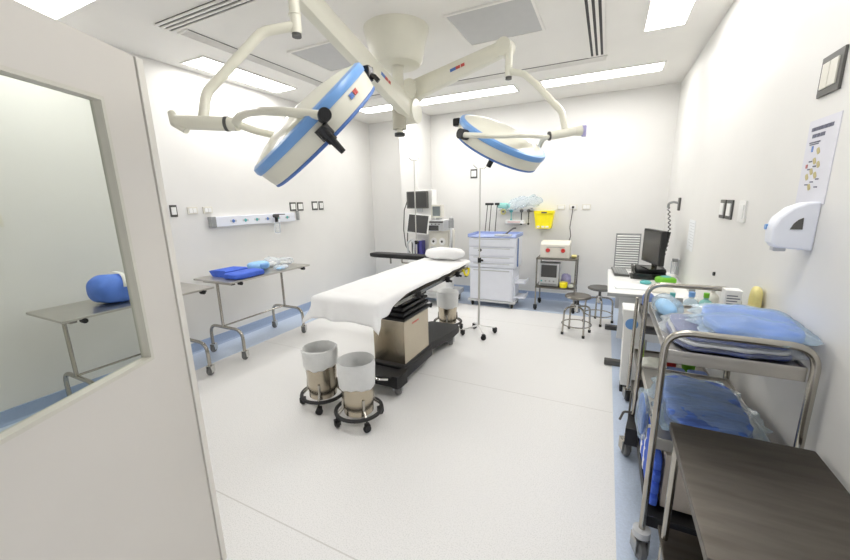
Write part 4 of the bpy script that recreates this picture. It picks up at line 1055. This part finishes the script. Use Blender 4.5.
for (o0, o1, m) in ((-.14, -.10, 'blueprint'), (.0, .035, 'redprint'), (.042, .07, 'redprint')):
    ang0 = -pi / 2 if e2.dot(f_) > 0 else pi / 2
    base_ang = ang0 + (-1 if ang0 > 0 else 1) * .66
    a0, a1 = base_ang + (-1 if ang0 > 0 else 1) * o0, base_ang + (-1 if ang0 > 0 else 1) * o1
    if m == 'blueprint': a0, a1 = base_ang - (-1 if ang0 > 0 else 1) * .09, base_ang - (-1 if ang0 > 0 else 1) * .02
    vs = []
    for k in range(4):
        a = a0 + (a1 - a0) * k / 3
        for zz, rr in ((.006, .3105), (-.012, .3085)): vs += [(rr * cos(a), rr * sin(a), zz), ((rr + .0025) * cos(a), (rr + .0025) * sin(a), zz)]
    fs = []
    for k in range(3):
        b0 = k * 4; fs += [[b0 + 1, b0 + 3, b0 + 7, b0 + 5], [b0, b0 + 4, b0 + 6, b0 + 2], [b0, b0 + 1, b0 + 5, b0 + 4], [b0 + 2, b0 + 6, b0 + 7, b0 + 3]]
    fs += [[0, 2, 3, 1], [12, 13, 15, 14]]
    MB(XH).add(vs, fs).build('logo', m, hd)
# far (right) lamp
s2 = at(412, 92, 3.28); e3 = at(505, 48, 2.72)
mb, sv, uv_, dv = arm(s2, e3, .048, .040, .088, .055); ao = mb.build('spring_arm', 'cream', t)
side = -sv if (-sv).dot(FWD) < 0 else sv
decal((V(s2), side, uv_, dv, .0485, 1), .52, ao)
MB().cyl(V(s2) - side * .06, V(s2) + side * .06, .098, seg=28).build('arm_knuckle', 'cream', t)
MB().cyl(e3 - side * .05, e3 + side * .05, .062, seg=24).build('arm_knuckle', 'cream', t)
el = at(509, 62, 2.70)
MB().cyl(el + V((0, 0, .11)), el + V((0, 0, -.10)), .027, seg=18).torus(el + V((0, 0, -.03)), .028, .003).build('swivel', 'cream', t)
MB().cyl(el + V((0, 0, -.10)), el + V((0, 0, -.118)), .023, seg=18).build('swivel_cap', 'dgrey', t)
MB().tube([el + V((0, 0, -.06)), at(524, 74, 2.64), at(536, 84, 2.6), at(562, 112, 2.52), at(566, 132, 2.5)], .0225, fil=.12, n=8, seg=14).build('goose_neck', 'cream', t)
MB().tube([at(549, 136, 2.49), at(576, 131, 2.5)], .028, seg=16).build('yoke_body', 'cream', t)
MB().tube([at(574, 131.5, 2.5), at(581, 130.5, 2.5)], [.028, .036], seg=16).build('end_paddle', 'cream', t)
ep = at(584, 131, 2.5)
MB().box(ep.x - .015, ep.x + .015, ep.y - .02, ep.y + .02, ep.z - .035, ep.z + .035, .004).build('end_badge', 'lilac', t)
MB().tube([at(548.5, 136.2, 2.49), at(550, 136, 2.49)], .030, seg=16).build('yoke_ring', 'dgrey', t)
C2 = at(500, 143, 2.43)
r2_, u2_, f2_ = view_axes(C2)
nR = -r2_ * .40 - u2_ * .90 + f2_ * .19
hd2, X2 = head(C2, nR, r2_ * .91 - u2_ * .41, .305, 'lamp_head')
E1 = X2.to_3x3() @ V((1, 0, 0)); E2 = X2.to_3x3() @ V((0, 1, 0))
if E2.dot(f2_) > 0: E2 = -E2
n2 = nR.normalized()
ph = rad(47)
pd = (-E1 * cos(ph) + E2 * sin(ph))
near = C2 + pd * .33 - n2 * .0; far = C2 - pd * .33
hub2 = at(548, 137, 2.49)
MB().tube([hub2, at(540, 136, 2.34), at(522, 135, 2.14), at(490, 136, 2.05), near + E2 * .015], .0155, fil=.12, n=8, seg=12).build('yoke_arm', 'cream', t)
MB().tube([hub2, at(543, 139, 2.56), far + E1 * .04, far], .0155, fil=.06, n=8, seg=12).build('yoke_arm', 'cream', t)
MB().cyl(near - pd * .03, near + pd * .03, .030, seg=20).build('pivot_knob', 'black', t)
MB().cyl(far - pd * .0, far + pd * .03, .030, seg=20).build('pivot_knob', 'black', t)
tip = C2 - E1 * .315
MB(Matrix.Translation(tip)).box(-.025, .025, -.025, .025, -.025, .025, .008).build('side_grip', 'black_gloss', hd2)
c0 = C2 + n2 * .04
MB().tube([c0, c0 + n2 * .06, c0 + n2 * .062, c0 + n2 * .13], [.03, .03, .02, .018], seg=16).build('sterile_handle', 'black_gloss', hd2)

# ------------------------------------------------------------------ world, camera, colour
w = bpy.data.worlds.new('corridor_light'); scn.world = w; w.use_nodes = True
bg = w.node_tree.nodes['Background']; bg.inputs['Color'].default_value = (.95, .96, 1, 1); bg.inputs['Strength'].default_value = .7
cam = bpy.data.cameras.new('camera'); co = bpy.data.objects.new('camera', cam); COL.objects.link(co)
cam.sensor_width = 36; cam.sensor_fit = 'HORIZONTAL'; cam.lens = 366 / 850 * 36; cam.clip_start = .02; cam.clip_end = 100
R3 = Matrix((RIGHT, UP, -FWD)).transposed()
co.matrix_world = Matrix.Translation(EYE) @ R3.to_4x4()
scn.camera = co
scn.view_settings.view_transform = 'Standard'; scn.view_settings.look = 'None'
scn.view_settings.gamma = 1; scn.view_settings.use_curve_mapping = False
scn.view_settings.exposure = 0.30
scn.cycles.max_bounces = 12; scn.cycles.diffuse_bounces = 6; scn.cycles.transparent_max_bounces = 24
scn.cycles.use_denoising = True
